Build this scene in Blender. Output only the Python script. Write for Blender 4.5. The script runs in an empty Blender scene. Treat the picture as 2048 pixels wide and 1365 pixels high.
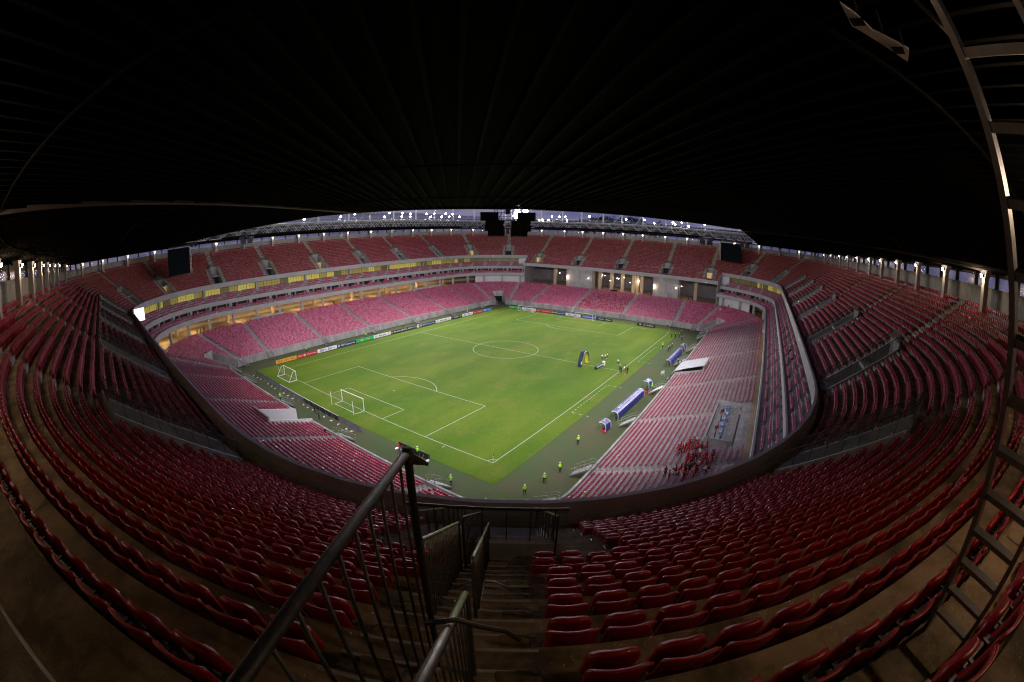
import bpy, bmesh, math, random
import numpy as np
from mathutils import Vector, Matrix
R = math.radians
rnd = random.Random(7)
scene = bpy.context.scene
col = scene.collection

# ------------------------------------------------------------------ camera (15 mm full-frame fisheye)
CAM = np.array([-96.7594, -66.3815, 32.373])
YAW, PIT, ROL, FPX = 0.5864, -0.2504, 0.0154, 865.72
_f = np.array([math.cos(PIT)*math.cos(YAW), math.cos(PIT)*math.sin(YAW), math.sin(PIT)])
_r = np.cross(_f, [0, 0, 1]); _r /= np.linalg.norm(_r)
_u = np.cross(_r, _f)
_r, _u = _r*math.cos(ROL)+_u*math.sin(ROL), -_r*math.sin(ROL)+_u*math.cos(ROL)
cd = bpy.data.cameras.new('camera'); cam = bpy.data.objects.new('camera', cd); col.objects.link(cam)
cd.type = 'PANO'
cd.panorama_type = 'FISHEYE_EQUISOLID'; cd.fisheye_lens = FPX/2048*36; cd.fisheye_fov = R(200)
cd.sensor_width = 36; cd.sensor_height = 24; cd.sensor_fit = 'HORIZONTAL'
cd.clip_start = 0.05; cd.clip_end = 9000
M = Matrix.Identity(4)
for i in range(3):
    M[i][0], M[i][1], M[i][2], M[i][3] = _r[i], _u[i], -_f[i], CAM[i]
cam.matrix_world = M
scene.camera = cam

# ------------------------------------------------------------------ world (dusk), exposure
w = bpy.data.worlds.new('World'); scene.world = w; w.use_nodes = True
nt = w.node_tree; nt.nodes.clear()
sky = nt.nodes.new('ShaderNodeTexSky'); sky.sky_type = 'NISHITA'; sky.sun_disc = False
sky.sun_elevation = R(1.2); sky.sun_rotation = R(230); sky.air_density = 1.6; sky.dust_density = 2.0; sky.ozone_density = 2.2
bg = nt.nodes.new('ShaderNodeBackground'); wo = nt.nodes.new('ShaderNodeOutputWorld')
tc = nt.nodes.new('ShaderNodeTexCoord'); mp = nt.nodes.new('ShaderNodeMapping'); mp.inputs['Scale'].default_value = (3, 3, 16)
nz = nt.nodes.new('ShaderNodeTexNoise'); nz.inputs['Scale'].default_value = 1.6; nz.inputs['Detail'].default_value = 6
cr = nt.nodes.new('ShaderNodeValToRGB'); cr.color_ramp.elements[0].position = .42; cr.color_ramp.elements[1].position = .68
mx = nt.nodes.new('ShaderNodeMixRGB')
cl = nt.nodes.new('ShaderNodeMixRGB'); cl.inputs['Color1'].default_value = (1.0, 1.05, 2.35, 1); cl.inputs['Color2'].default_value = (2.1, 1.95, 2.8, 1)      # dusk cloud: blue base, lilac tops
ms = nt.nodes.new('ShaderNodeMath'); ms.operation = 'MULTIPLY_ADD'; ms.inputs[1].default_value = .08; ms.inputs[2].default_value = .88
L = nt.links.new
L(tc.outputs['Generated'], mp.inputs['Vector']); L(mp.outputs['Vector'], nz.inputs['Vector']); L(nz.outputs['Fac'], cr.inputs['Fac'])
L(cr.outputs['Color'], ms.inputs[0]); L(ms.outputs[0], mx.inputs['Fac']); L(sky.outputs['Color'], mx.inputs['Color1'])
L(cr.outputs['Color'], cl.inputs['Fac']); L(cl.outputs['Color'], mx.inputs['Color2']); L(mx.outputs['Color'], bg.inputs['Color']); L(bg.outputs['Background'], wo.inputs['Surface'])
SKY_STRENGTH = 0.125
bg.inputs['Strength'].default_value = SKY_STRENGTH
vs = scene.view_settings; vs.view_transform = 'Standard'; vs.look = 'None'; vs.exposure = 0.0; vs.gamma = 1.0
FLOOD_W = 13500.0
scene.cycles.use_denoising = True; scene.cycles.denoising_prefilter = 'NONE'; scene.cycles.filter_width = 1.15
scene.cycles.max_bounces = 6; scene.cycles.diffuse_bounces = 3; scene.cycles.glossy_bounces = 2
scene.cycles.transmission_bounces = 4; scene.cycles.transparent_max_bounces = 12
scene.cycles.sample_clamp_indirect = 4.0
scene.cycles.use_light_tree = True
scene.cycles.use_adaptive_sampling = True; scene.cycles.adaptive_threshold = .02; scene.cycles.adaptive_min_samples = 12

# ------------------------------------------------------------------ pixel -> place (directions only; distance from the surface that is met)
def ray(px, py):
    dx, dy = px-1024, 682.5-py; q = math.hypot(dx, dy); th = 2*math.asin(q/2/FPX)
    return _f*math.cos(th)+math.sin(th)*(_r*dx+_u*dy)/max(q, 1e-9)
def atz(px, py, z=0.0):
    d = ray(px, py); return CAM+d*((z-CAM[2])/d[2])
def proj(P):
    d = np.asarray(P, float)-CAM; z = d@_f; x = d@_r; y = d@_u
    n = np.maximum(np.hypot(x, y), 1e-9); th = np.arctan2(n, z); q = 2*FPX*np.sin(th/2)
    return 1024+q*x/n, 682.5-q*y/n, th
def zk(ox, oy, s): return lambda x, y: (ox+x*s, oy+y*s)
k1 = zk(400, 580, 600/2048); k2 = zk(900, 580, 600/2048); k4 = zk(500, 380, 600/2048); k5 = zk(1000, 380, 600/2048)
k6 = zk(1448, 400, 600/2048); k7 = zk(600, 860, 600/1622); k8 = zk(1100, 860, 600/1622); kz = zk(250, 640, 400/1706)
kr = zk(1290, 670, 150/1861); kc = zk(1290, 840, 190/1852)

# ------------------------------------------------------------------ bowl: a family of offset rounded rectangles
CX, CY = 55.3, 39.0
SEGS = ['E', 'NE', 'N', 'NW', 'W', 'SW', 'S', 'SE']
def seglen(s, r, cx=CX, cy=CY):
    if s in 'EW': return 2*cy
    if s in 'NS': return 2*cx
    return r*math.pi/2
def station(s, f, cx=CX, cy=CY):
    """base point and outward normal; f runs 0..1 anticlockwise"""
    if s == 'E': return (cx, -cy+2*cy*f), (1., 0.)
    if s == 'N': return (cx-2*cx*f, cy), (0., 1.)
    if s == 'W': return (-cx, cy-2*cy*f), (-1., 0.)
    if s == 'S': return (-cx+2*cx*f, -cy), (0., -1.)
    a0 = {'NE': 0, 'NW': 90, 'SW': 180, 'SE': 270}[s]; a = R(a0+90*f)
    return ((cx if s in ('NE', 'SE') else -cx), (cy if s in ('NE', 'NW') else -cy)), (math.cos(a), math.sin(a))
def pt(s, f, r, z=0.0, cx=CX, cy=CY):
    b, n = station(s, f, cx, cy); return (b[0]+n[0]*r, b[1]+n[1]*r, z)
def arc_s(s, f, r, cx=CX, cy=CY):
    t = 0
    for q in SEGS:
        if q == s: return t+f*seglen(q, r, cx, cy)
        t += seglen(q, r, cx, cy)
def perim(r, cx=CX, cy=CY): return sum(seglen(q, r, cx, cy) for q in SEGS)
def inv_s(t, r, cx=CX, cy=CY):
    t %= perim(r, cx, cy)
    for q in SEGS:
        l = seglen(q, r, cx, cy)
        if t <= l: return q, t/l
        t -= l
    return 'E', 0.
def sdf(P, cx=CX, cy=CY):
    x = abs(P[0])-cx; y = abs(P[1])-cy
    return math.hypot(max(x, 0), max(y, 0))+min(max(x, y), 0)
def hit_r(px, py, r, cx=CX, cy=CY, far=True):
    d = ray(px, py); lo = None; res = None; last = None
    for t in np.linspace(.1, 320, 3200):
        s_ = sdf(CAM+d*t, cx, cy)-r
        if last is not None and last < 0 <= s_: res = CAM+d*t
        last = s_
    return res
def hit_h(px, py, h):
    """first point of the view ray that lies on the surface z = h(distance from core)"""
    d = ray(px, py); last = None
    for t in np.linspace(3, 260, 5000):
        P = CAM+d*t; v = P[2]-h(sdf(P))
        if last is not None and last > 0 >= v: return P
        last = v
    return CAM+d*60
def allst(f0=None, n_side=10, n_corner=22):
    out = []
    for q in SEGS:
        n = n_corner if len(q) == 2 else n_side
        out += [(q, i/n) for i in range(n)]
    return out
def span(q0, f0, q1, f1, n_side=8, n_corner=20):
    """stations anticlockwise from (q0,f0) to (q1,f1)"""
    i0, i1 = SEGS.index(q0), SEGS.index(q1); out = []
    if i1 < i0 or (i1 == i0 and f1 < f0): i1 += 8
    for i in range(i0, i1+1):
        q = SEGS[i % 8]; a = f0 if i == i0 else 0.; b = f1 if i == i1 else 1.
        n = max(1, int(math.ceil((n_corner if len(q) == 2 else n_side)*(b-a))))
        for j in range(n): out.append((q, a+(b-a)*j/n))
    out.append((q1, f1)); return out

# ------------------------------------------------------------------ mesh helpers
class MB:
    def __init__(s): s.v = []; s.f = []; s.m = []
    def add(s, vs, fs, m=0):
        o = len(s.v); s.v += [tuple(float(c) for c in p) for p in vs]
        s.f += [tuple(i+o for i in f) for f in fs]; s.m += [m]*len(fs); return s
    def quad(s, a, b, c, d, m=0): return s.add([a, b, c, d], [(0, 1, 2, 3)], m)
    def box(s, c, size, rz=0., m=0, tilt=None):
        hx, hy, hz = size[0]/2, size[1]/2, size[2]/2
        X = Matrix.Rotation(rz, 3, 'Z')
        if tilt: X = X @ Matrix.Rotation(tilt, 3, 'X')
        vs = []
        for z in (-hz, hz):
            for y in (-hy, hy):
                for x in (-hx, hx):
                    p = X @ Vector((x, y, z)); vs.append((p.x+c[0], p.y+c[1], p.z+c[2]))
        return s.add(vs, [(0, 2, 3, 1), (4, 5, 7, 6), (0, 1, 5, 4), (2, 6, 7, 3), (0, 4, 6, 2), (1, 3, 7, 5)], m)
    def hexa(s, P, m=0):
        """8 corners: bottom 4 (ccw), top 4 (ccw)"""
        return s.add(P, [(3, 2, 1, 0), (4, 5, 6, 7), (0, 1, 5, 4), (1, 2, 6, 5), (2, 3, 7, 6), (3, 0, 4, 7)], m)
    def tube(s, p0, p1, r, n=6, r2=None, m=0, caps=True):
        p0, p1 = Vector(p0), Vector(p1); d = p1-p0
        if d.length < 1e-6: return s
        d.normalize(); a = d.orthogonal().normalized(); b = d.cross(a); r2 = r if r2 is None else r2; vs = []
        for p, q in ((p0, r), (p1, r2)):
            for i in range(n):
                t = 2*math.pi*i/n; vs.append(p+a*(q*math.cos(t))+b*(q*math.sin(t)))
        fs = [(i, (i+1) % n, n+(i+1) % n, n+i) for i in range(n)]
        if caps: fs += [tuple(range(n))[::-1], tuple(range(n, 2*n))]
        return s.add(vs, fs, m)
    def path(s, pts, r, n=8, m=0):
        pts = [Vector(p) for p in pts]; vs = []; k = len(pts); a = None
        for i, p in enumerate(pts):
            d = (pts[min(i+1, k-1)]-pts[max(i-1, 0)]).normalized()
            a = d.orthogonal().normalized() if a is None else (a-d*a.dot(d)).normalized()
            b = d.cross(a)
            for j in range(n):
                t = 2*math.pi*j/n; vs.append(p+a*(r*math.cos(t))+b*(r*math.sin(t)))
        fs = [(i*n+j, i*n+(j+1) % n, (i+1)*n+(j+1) % n, (i+1)*n+j) for i in range(k-1) for j in range(n)]
        fs += [tuple(range(n))[::-1], tuple(range((k-1)*n, k*n))]
        return s.add(vs, fs, m)
    def sweep(s, sts, prof, m=0, closed=False, cx=CX, cy=CY, capped=False):
        """prof: list of (r,z); optional per-segment material list m"""
        k = len(prof); vs = []
        for (q, f) in sts:
            b, n = station(q, f, cx, cy)
            for (r, z) in prof: vs.append((b[0]+n[0]*r, b[1]+n[1]*r, z))
        S = len(sts); fs = []
        for i in range(S if closed else S-1):
            j = (i+1) % S
            for a in range(k-1): fs.append((i*k+a, j*k+a, j*k+a+1, i*k+a+1))
        o = len(s.v); s.v += vs; s.f += [tuple(x+o for x in f) for f in fs]
        if isinstance(m, (list, tuple)): s.m += [m[a] for i in range(S if closed else S-1) for a in range(k-1)]
        else: s.m += [m]*len(fs)
        if capped and not closed:
            s.f += [tuple(o+a for a in range(k))[::-1], tuple(o+(S-1)*k+a for a in range(k))]; s.m += [m if not isinstance(m, (list, tuple)) else m[0]]*2
        return s
    def lathe(s, c, prof, n=12, m=0, axis=(0, 0, 1)):
        ax = Vector(axis).normalized(); a = ax.orthogonal().normalized(); b = ax.cross(a); vs = []; k = len(prof)
        for (r, h) in prof:
            for i in range(n):
                t = 2*math.pi*i/n; vs.append(Vector(c)+ax*h+a*(r*math.cos(t))+b*(r*math.sin(t)))
        fs = [(i*n+j, i*n+(j+1) % n, (i+1)*n+(j+1) % n, (i+1)*n+j) for i in range(k-1) for j in range(n)]
        fs += [tuple(range(n))[::-1], tuple(range((k-1)*n, k*n))]
        return s.add(vs, fs, m)
    def mesh(s, name, mats, smooth=False):
        me = bpy.data.meshes.new(name); me.from_pydata(s.v, [], s.f)
        if not isinstance(mats, (list, tuple)): mats = [mats]
        for q in mats: me.materials.append(q)
        if len(mats) > 1: me.polygons.foreach_set('material_index', s.m)
        if smooth: me.polygons.foreach_set('use_smooth', [True]*len(s.f))
        me.update(); return me
    def build(s, name, mats, parent=None, smooth=False):
        return put(name, s.mesh(name, mats, smooth), parent)
def put(name, me, parent=None, loc=None, rz=None):
    o = bpy.data.objects.new(name, me); col.objects.link(o)
    if parent: o.parent = parent
    if loc is not None: o.location = loc
    if rz is not None: o.rotation_euler = (0, 0, rz)
    return o
def tag(o, label=None, cat=None, group=None, kind=None):
    if label: o['label'] = label
    if cat: o['category'] = cat
    if group: o['group'] = group
    if kind: o['kind'] = kind
    return o
def thing(name, label, cat, loc=(0, 0, 0), rz=0., group=None):
    return tag(put(name, None, None, loc, rz), label, cat, group)
def copy_tree(o, parent=None):
    c = o.copy(); col.objects.link(c); c.parent = parent
    for ch in list(o.children): copy_tree(ch, c)
    return c
_text_cache = {}
def text_mesh(txt, mat, bold=0.0):
    key = (txt, mat.name, bold)
    if key not in _text_cache:
        cu = bpy.data.curves.new('lettering', 'FONT'); cu.body = txt; cu.align_x = 'CENTER'; cu.align_y = 'CENTER'
        cu.resolution_u = 3; cu.offset = bold; cu.extrude = 0.004
        t = bpy.data.objects.new('lettering', cu); col.objects.link(t)
        bpy.context.view_layer.update()
        me = bpy.data.meshes.new_from_object(t.evaluated_get(bpy.context.evaluated_depsgraph_get()))
        bpy.data.objects.remove(t); me.materials.clear(); me.materials.append(mat); _text_cache[key] = me
    return _text_cache[key]
def put_text(txt, mat, parent, loc, rot, width=None, height=None, bold=0.02, name='lettering'):
    me = text_mesh(txt, mat, bold)
    xs = [v.co.x for v in me.vertices]; ys = [v.co.y for v in me.vertices]
    W = max(xs)-min(xs); H = max(ys)-min(ys); sx = sy = 1.
    if width: sx = width/W
    if height: sy = height/H
    if not width: sx = sy
    if not height: sy = sx
    o = put(name, me, parent); o.location = loc; o.rotation_euler = rot; o.scale = (sx, sy, 1); return o

ORD = ['', 'first', 'second', 'third', 'fourth', 'fifth', 'sixth', 'seventh', 'eighth', 'ninth', 'tenth', 'eleventh', 'twelfth', 'thirteenth', 'fourteenth', 'fifteenth', 'sixteenth', 'seventeenth', 'eighteenth', 'nineteenth']
def ordn(n):
    if n < 20: return ORD[n]
    t = {2: 'twenty', 3: 'thirty', 4: 'forty', 5: 'fifty', 6: 'sixty', 7: 'seventy'}[n//10]
    return {2: 'twentieth', 3: 'thirtieth', 4: 'fortieth', 5: 'fiftieth', 6: 'sixtieth', 7: 'seventieth'}[n//10] if n % 10 == 0 else t+'-'+ORD[n % 10]

# ------------------------------------------------------------------ materials
MAT = {}
def mat(name, color, rough=.6, metal=0., noise=0., nscale=3., bump=0., bscale=30., color2=None, emit=None, estr=0., alpha=None, coords='Object', stretch=None, spec=None):
    m = bpy.data.materials.new(name); m.use_nodes = True; t = m.node_tree; b = t.nodes['Principled BSDF']
    b.inputs['Base Color'].default_value = (*color, 1); b.inputs['Roughness'].default_value = rough; b.inputs['Metallic'].default_value = metal
    if spec is not None: b.inputs['Specular IOR Level'].default_value = spec
    if noise or color2 or bump:
        c = t.nodes.new('ShaderNodeTexCoord'); vec = c.outputs[coords]
        if stretch:
            q = t.nodes.new('ShaderNodeMapping'); q.inputs['Scale'].default_value = stretch; t.links.new(vec, q.inputs['Vector']); vec = q.outputs['Vector']
    if noise or color2:
        n = t.nodes.new('ShaderNodeTexNoise'); n.inputs['Scale'].default_value = nscale; n.inputs['Detail'].default_value = 7; n.inputs['Roughness'].default_value = .65
        t.links.new(vec, n.inputs['Vector'])
        rp = t.nodes.new('ShaderNodeValToRGB'); rp.color_ramp.elements[0].position = .3; rp.color_ramp.elements[1].position = .7
        c2 = color2 or tuple(x*(1-noise) for x in color)
        rp.color_ramp.elements[0].color = (*c2, 1); rp.color_ramp.elements[1].color = (*color, 1)
        t.links.new(n.outputs['Fac'], rp.inputs['Fac']); t.links.new(rp.outputs['Color'], b.inputs['Base Color'])
    if bump:
        n2 = t.nodes.new('ShaderNodeTexNoise'); n2.inputs['Scale'].default_value = bscale; n2.inputs['Detail'].default_value = 5; t.links.new(vec, n2.inputs['Vector'])
        bp = t.nodes.new('ShaderNodeBump'); bp.inputs['Strength'].default_value = bump; bp.inputs['Distance'].default_value = .02
        t.links.new(n2.outputs['Fac'], bp.inputs['Height']); t.links.new(bp.outputs['Normal'], b.inputs['Normal'])
    if emit:
        b.inputs['Emission Color'].default_value = (*emit, 1); b.inputs['Emission Strength'].default_value = estr
    if alpha is not None: b.inputs['Alpha'].default_value = alpha
    if emit: m.cycles.emission_sampling = 'NONE'
    MAT[name] = m; return m
def world_coords(m):
    """drive a material's noise by scene position instead of object space"""
    t = m.node_tree; g = t.nodes.new('ShaderNodeNewGeometry')
    for n in list(t.nodes):
        if n.type == 'TEX_COORD':
            for l in list(n.outputs['Object'].links): t.links.new(g.outputs['Position'], l.to_socket)
    return m
concrete = mat('concrete', (.42, .405, .385), .85, noise=.45, nscale=.9, bump=.25, bscale=14); world_coords(concrete)
fascia_m = mat('fascia_concrete', (.42, .41, .40), .8, noise=.22, nscale=.35, bump=.12, bscale=9); world_coords(fascia_m)
tread_m = mat('tread_concrete', (.38, .265, .155), .85, noise=.35, nscale=1.3, bump=.35, bscale=40); world_coords(tread_m)
def stain(m, scale, lo, hi, dark):
    """dark damp patches and specks over a material's own colour"""
    t = m.node_tree; b_ = t.nodes['Principled BSDF']; src = b_.inputs['Base Color'].links[0].from_socket
    g_ = t.nodes.new('ShaderNodeNewGeometry'); n_ = t.nodes.new('ShaderNodeTexNoise'); n_.inputs['Scale'].default_value = scale; n_.inputs['Detail'].default_value = 9; n_.inputs['Roughness'].default_value = .72; t.links.new(g_.outputs['Position'], n_.inputs['Vector'])
    r_ = t.nodes.new('ShaderNodeValToRGB'); r_.color_ramp.elements[0].position = lo; r_.color_ramp.elements[0].color = (*dark, 1); r_.color_ramp.elements[1].position = hi; r_.color_ramp.elements[1].color = (1, 1, 1, 1); t.links.new(n_.outputs['Fac'], r_.inputs['Fac'])
    x_ = t.nodes.new('ShaderNodeMixRGB'); x_.blend_type = 'MULTIPLY'; x_.inputs['Fac'].default_value = 1; t.links.new(src, x_.inputs['Color1']); t.links.new(r_.outputs['Color'], x_.inputs['Color2']); t.links.new(x_.outputs['Color'], b_.inputs['Base Color'])
stain(tread_m, .9, .40, .56, (.36, .37, .30)); stain(tread_m, 9., .30, .40, (.45, .42, .38))
oldwall = mat('stained_concrete', (.46, .44, .415), .85, noise=.5, nscale=.55, bump=.2, bscale=10, stretch=(1, 1, .35)); world_coords(oldwall)
whitewall = mat('white_wall', (.66, .66, .68), .8, noise=.08, nscale=.5); world_coords(whitewall)
step_edge = mat('step_nosing', (.42, .40, .36), .8, noise=.3, nscale=6)
yellow_paint = mat('worn_yellow_paint', (.24, .165, .045), .85, noise=.7, nscale=9)
steel = mat('galvanised_steel', (.45, .45, .44), .38, metal=.7, noise=.3, nscale=5)
dark_steel = mat('weathered_steel', (.085, .075, .065), .48, metal=.6, noise=.5, nscale=14, bump=.15, bscale=90)
grey_pipe = mat('scuffed_grey_pipe', (.26, .26, .22), .36, metal=.75, noise=.5, nscale=16)
ladder_m = mat('aluminium_ladder', (.32, .30, .29), .42, metal=.85, noise=.3, nscale=9)
white_steel = mat('white_steel', (.62, .62, .64), .5, noise=.15, nscale=1.5)
truss_m = mat('truss_steel', (.55, .55, .57), .5, noise=.2, nscale=1.)
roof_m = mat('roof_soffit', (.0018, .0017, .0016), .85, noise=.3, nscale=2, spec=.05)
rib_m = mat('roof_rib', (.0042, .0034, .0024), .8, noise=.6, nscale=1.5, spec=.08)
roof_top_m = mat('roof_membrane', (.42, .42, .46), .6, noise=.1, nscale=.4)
seam_m = mat('roof_seam_flashing', (.16, .15, .13), .5, noise=.3, nscale=3)
black_m = mat('matt_black', (.008, .008, .009), .75, spec=.2)
speaker_m = mat('speaker_fabric', (.014, .012, .012), .8, noise=.2, nscale=8)
screen_m = mat('dark_screen', (.006, .008, .011), .75, spec=.05)
white_plastic = mat('white_plastic', (.72, .72, .72), .45)
line_m = mat('pitch_line_paint', (.46, .48, .42), .9, noise=.35, nscale=2.5)
net_m = mat('net_cord', (.22, .24, .20), .8)
glass_dark = mat('box_glass', (.02, .025, .03), .08, spec=.8)
guard_glass = mat('guard_glass', (.16, .22, .20), .1, alpha=.16)
clear_pane = mat('window_pane', (.35, .35, .42), .25, alpha=.25)
for _m in (guard_glass, clear_pane): _m.blend_method = 'BLEND'
lit_window = mat('lit_window', (.5, .45, .1), .5, emit=(1., .84, .16), estr=.20)
lit_warm = mat('warm_lamp', (1, .8, .5), .5, emit=(1., .62, .25), estr=12)
lamp_glow = mat('white_lamp', (1, 1, 1), .5, emit=(1., .90, .93), estr=26)
flood_glow = mat('floodlight_lens', (1, 1, 1), .5, emit=(1., .97, 1.), estr=120)
concourse_floor = mat('concourse_floor', (.42, .31, .18), .55, noise=.25, nscale=.6); world_coords(concourse_floor)
concourse_wall = mat('concourse_wall', (.50, .40, .27), .8, noise=.25, nscale=.5); world_coords(concourse_wall)
mullion_m = mat('window_mullion', (.03, .03, .03), .5)
led_m = mat('lit_led_screen', (1, 1, 1), .5, emit=(1., .95, 1.), estr=2.2)
tarp_m = mat('white_tarpaulin', (.46, .48, .50), .6, noise=.22, nscale=1.2, bump=.7, bscale=2.2)
blue_canopy = mat('blue_canopy', (.022, .028, .22), .35, noise=.15, nscale=2)
blue_chair_m = mat('blue_plastic', (.03, .16, .42), .4)
navy_m = mat('navy_fabric', (.012, .02, .05), .55)
yellow_fab = mat('yellow_fabric', (.62, .52, .03), .55)
red_plastic = mat('red_seat_plastic', (.36, .008, .012), .40, noise=.15, nscale=4)
seat_dark = mat('seat_bracket', (.02, .02, .02), .5)
def ocol(name, c, rough=.6): return mat(name, c, rough)
ad = dict(orange=ocol('ad_orange', (.78, .38, .03)), red=ocol('ad_red', (.52, .02, .035)), white=ocol('ad_white', (.75, .75, .75)), navy=ocol('ad_navy', (.02, .025, .13)),
          green=ocol('ad_green', (.02, .42, .12)), black=ocol('ad_black', (.012, .013, .014)), blue=ocol('ad_blue', (.015, .2, .55)), royal=ocol('ad_royal', (.025, .06, .38)),
          grey=ocol('board_back_grey', (.14, .145, .17)), darkred=ocol('ad_dark_red', (.42, .06, .01)), yellow=ocol('ad_yellow', (.7, .6, .05)), lightblue=ocol('ad_text_blue', (.03, .07, .32)),
          rust=ocol('ad_rust', (.62, .25, .2)), gold=ocol('ad_gold', (.7, .45, .08)), char=ocol('ad_charcoal', (.05, .05, .05)))

# the seats that are too many to be single objects: plastic with a per-seat fade, far ones with painted glints
def seat_material(name):
    m = bpy.data.materials.new(name); m.use_nodes = True; t = m.node_tree; b = t.nodes['Principled BSDF']
    a = t.nodes.new('ShaderNodeAttribute'); a.attribute_name = 'fade'  # seat fade, with painted glints added per face on far seats
    rp = t.nodes.new('ShaderNodeValToRGB'); e = rp.color_ramp.elements
    e[0].position = 0; e[0].color = (.30, .010, .024, 1); e[1].position = 1; e[1].color = (.70, .30, .43, 1)
    n_ = rp.color_ramp.elements.new(.5); n_.color = (.44, .055, .125, 1)
    t.links.new(a.outputs['Fac'], rp.inputs['Fac']); t.links.new(rp.outputs['Color'], b.inputs['Base Color'])
    b.inputs['Roughness'].default_value = .36; return m
seat_mass_m = seat_material('faded_seat_plastic')

def grass_material():
    m = bpy.data.materials.new('pitch_grass'); m.use_nodes = True; t = m.node_tree; b = t.nodes['Principled BSDF']; L = t.links.new
    g = t.nodes.new('ShaderNodeNewGeometry'); P = g.outputs['Position']
    sx = t.nodes.new('ShaderNodeSeparateXYZ'); L(P, sx.inputs[0])
    st = t.nodes.new('ShaderNodeMath'); st.operation = 'SINE'; q = t.nodes.new('ShaderNodeMath'); q.operation = 'MULTIPLY'; q.inputs[1].default_value = math.pi/5.5
    L(sx.outputs['Y'], q.inputs[0]); L(q.outputs[0], st.inputs[0])
    mr = t.nodes.new('ShaderNodeMapRange'); mr.inputs[1].default_value = -.3; mr.inputs[2].default_value = .3; mr.inputs[3].default_value = 0; mr.inputs[4].default_value = 1; L(st.outputs[0], mr.inputs[0])
    def noise(s, d=6, stretch=None):
        n = t.nodes.new('ShaderNodeTexNoise'); n.inputs['Scale'].default_value = s; n.inputs['Detail'].default_value = d; n.inputs['Roughness'].default_value = .6
        if stretch:
            mp_ = t.nodes.new('ShaderNodeMapping'); mp_.inputs['Scale'].default_value = stretch; L(P, mp_.inputs['Vector']); L(mp_.outputs[0], n.inputs['Vector'])
        else: L(P, n.inputs['Vector'])
        return n.outputs['Fac']
    def ramp(fac, p0, c0, p1, c1):
        r_ = t.nodes.new('ShaderNodeValToRGB'); e = r_.color_ramp.elements; e[0].position = p0; e[0].color = (*c0, 1); e[1].position = p1; e[1].color = (*c1, 1); L(fac, r_.inputs['Fac']); return r_.outputs['Color']
    base = ramp(noise(.09, 5, (.35, 1, 1)), .34, (.058, .128, .006), .66, (.112, .166, .010))
    mx1 = t.nodes.new('ShaderNodeMixRGB'); mx1.blend_type = 'MULTIPLY'; mx1.inputs['Fac'].default_value = .24
    L(base, mx1.inputs['Color1']); L(ramp(mr.outputs[0], 0, (.72, .80, .7), 1, (1, 1, 1)), mx1.inputs['Color2'])
    dry = t.nodes.new('ShaderNodeMixRGB'); L(ramp(noise(.16, 8), .52, (0, 0, 0), .74, (.6, .6, .6)), dry.inputs['Fac']); L(mx1.outputs[0], dry.inputs['Color1']); dry.inputs['Color2'].default_value = (.150, .150, .030, 1)
    fine = t.nodes.new('ShaderNodeMixRGB'); fine.blend_type = 'MULTIPLY'; fine.inputs['Fac'].default_value = .5
    L(dry.outputs[0], fine.inputs['Color1']); L(ramp(noise(2.4, 8, (.5, 1, 1)), .3, (.62, .66, .6), .7, (1.12, 1.1, 1.05)), fine.inputs['Color2'])
    L(fine.outputs[0], b.inputs['Base Color']); b.inputs['Roughness'].default_value = .9; b.inputs['Specular IOR Level'].default_value = .15
    bp = t.nodes.new('ShaderNodeBump'); bp.inputs['Strength'].default_value = .5; bp.inputs['Distance'].default_value = .03; L(noise(26, 4), bp.inputs['Height']); L(bp.outputs[0], b.inputs['Normal'])
    return m
grass_m = grass_material()
apron_m = mat('apron_turf', (.050, .098, .036), .95, noise=.0, nscale=.13, color2=(.098, .088, .050), bump=.3, bscale=18, spec=.08); world_coords(apron_m)
earth_m = mat('outer_ground', (.05, .055, .04), .95, noise=.4, nscale=.02)
# ================================================================== STRUCTURE
# ---- ground and pitch
g = MB(); N_ = 48
g.add([(4000*math.cos(2*math.pi*i/N_), 4000*math.sin(2*math.pi*i/N_), -.12) for i in range(N_)], [tuple(range(N_))])
tag(g.build('ground', earth_m), kind='structure')
def rect_mesh(x0, x1, y0, y1, z, nx=1, ny=1):
    m_ = MB()
    for i in range(nx):
        for j in range(ny):
            a, b = x0+(x1-x0)*i/nx, x0+(x1-x0)*(i+1)/nx; c, d = y0+(y1-y0)*j/ny, y0+(y1-y0)*(j+1)/ny
            m_.quad((a, c, z), (b, c, z), (b, d, z), (a, d, z))
    return m_
tag(rect_mesh(-90, 90, -72, 72, -.03).build('apron', apron_m), kind='structure')
pitch = tag(rect_mesh(-57.2, 57.2, -37.6, 39.3, -.004).build('pitch', grass_m), kind='structure')
A_, B_, lw = 52.5, 34., .12
def mark(*segs):
    m_ = MB()
    for (x0, y0, x1, y1) in segs:
        dx, dy = x1-x0, y1-y0; l = math.hypot(dx, dy); nx, ny = -dy/l*lw/2, dx/l*lw/2
        m_.quad((x0-nx, y0-ny, 0), (x1-nx, y1-ny, 0), (x1+nx, y1+ny, 0), (x0+nx, y0+ny, 0))
    return m_.build('pitch_marking', line_m, pitch)
def arc(cx, cy, r, a0, a1, n=48):
    m_ = MB()
    for i in range(n):
        t0, t1 = R(a0+(a1-a0)*i/n), R(a0+(a1-a0)*(i+1)/n); q = []
        for t, rr in ((t0, r-lw/2), (t1, r-lw/2), (t1, r+lw/2), (t0, r+lw/2)): q.append((cx+rr*math.cos(t), cy+rr*math.sin(t), 0))
        m_.quad(*q)
    return m_.build('pitch_marking', line_m, pitch)
mark((-A_, -B_, -A_, B_)); mark((A_, -B_, A_, B_)); mark((-A_, -B_, A_, -B_)); mark((-A_, B_, A_, B_)); mark((0, -B_, 0, B_))
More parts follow.
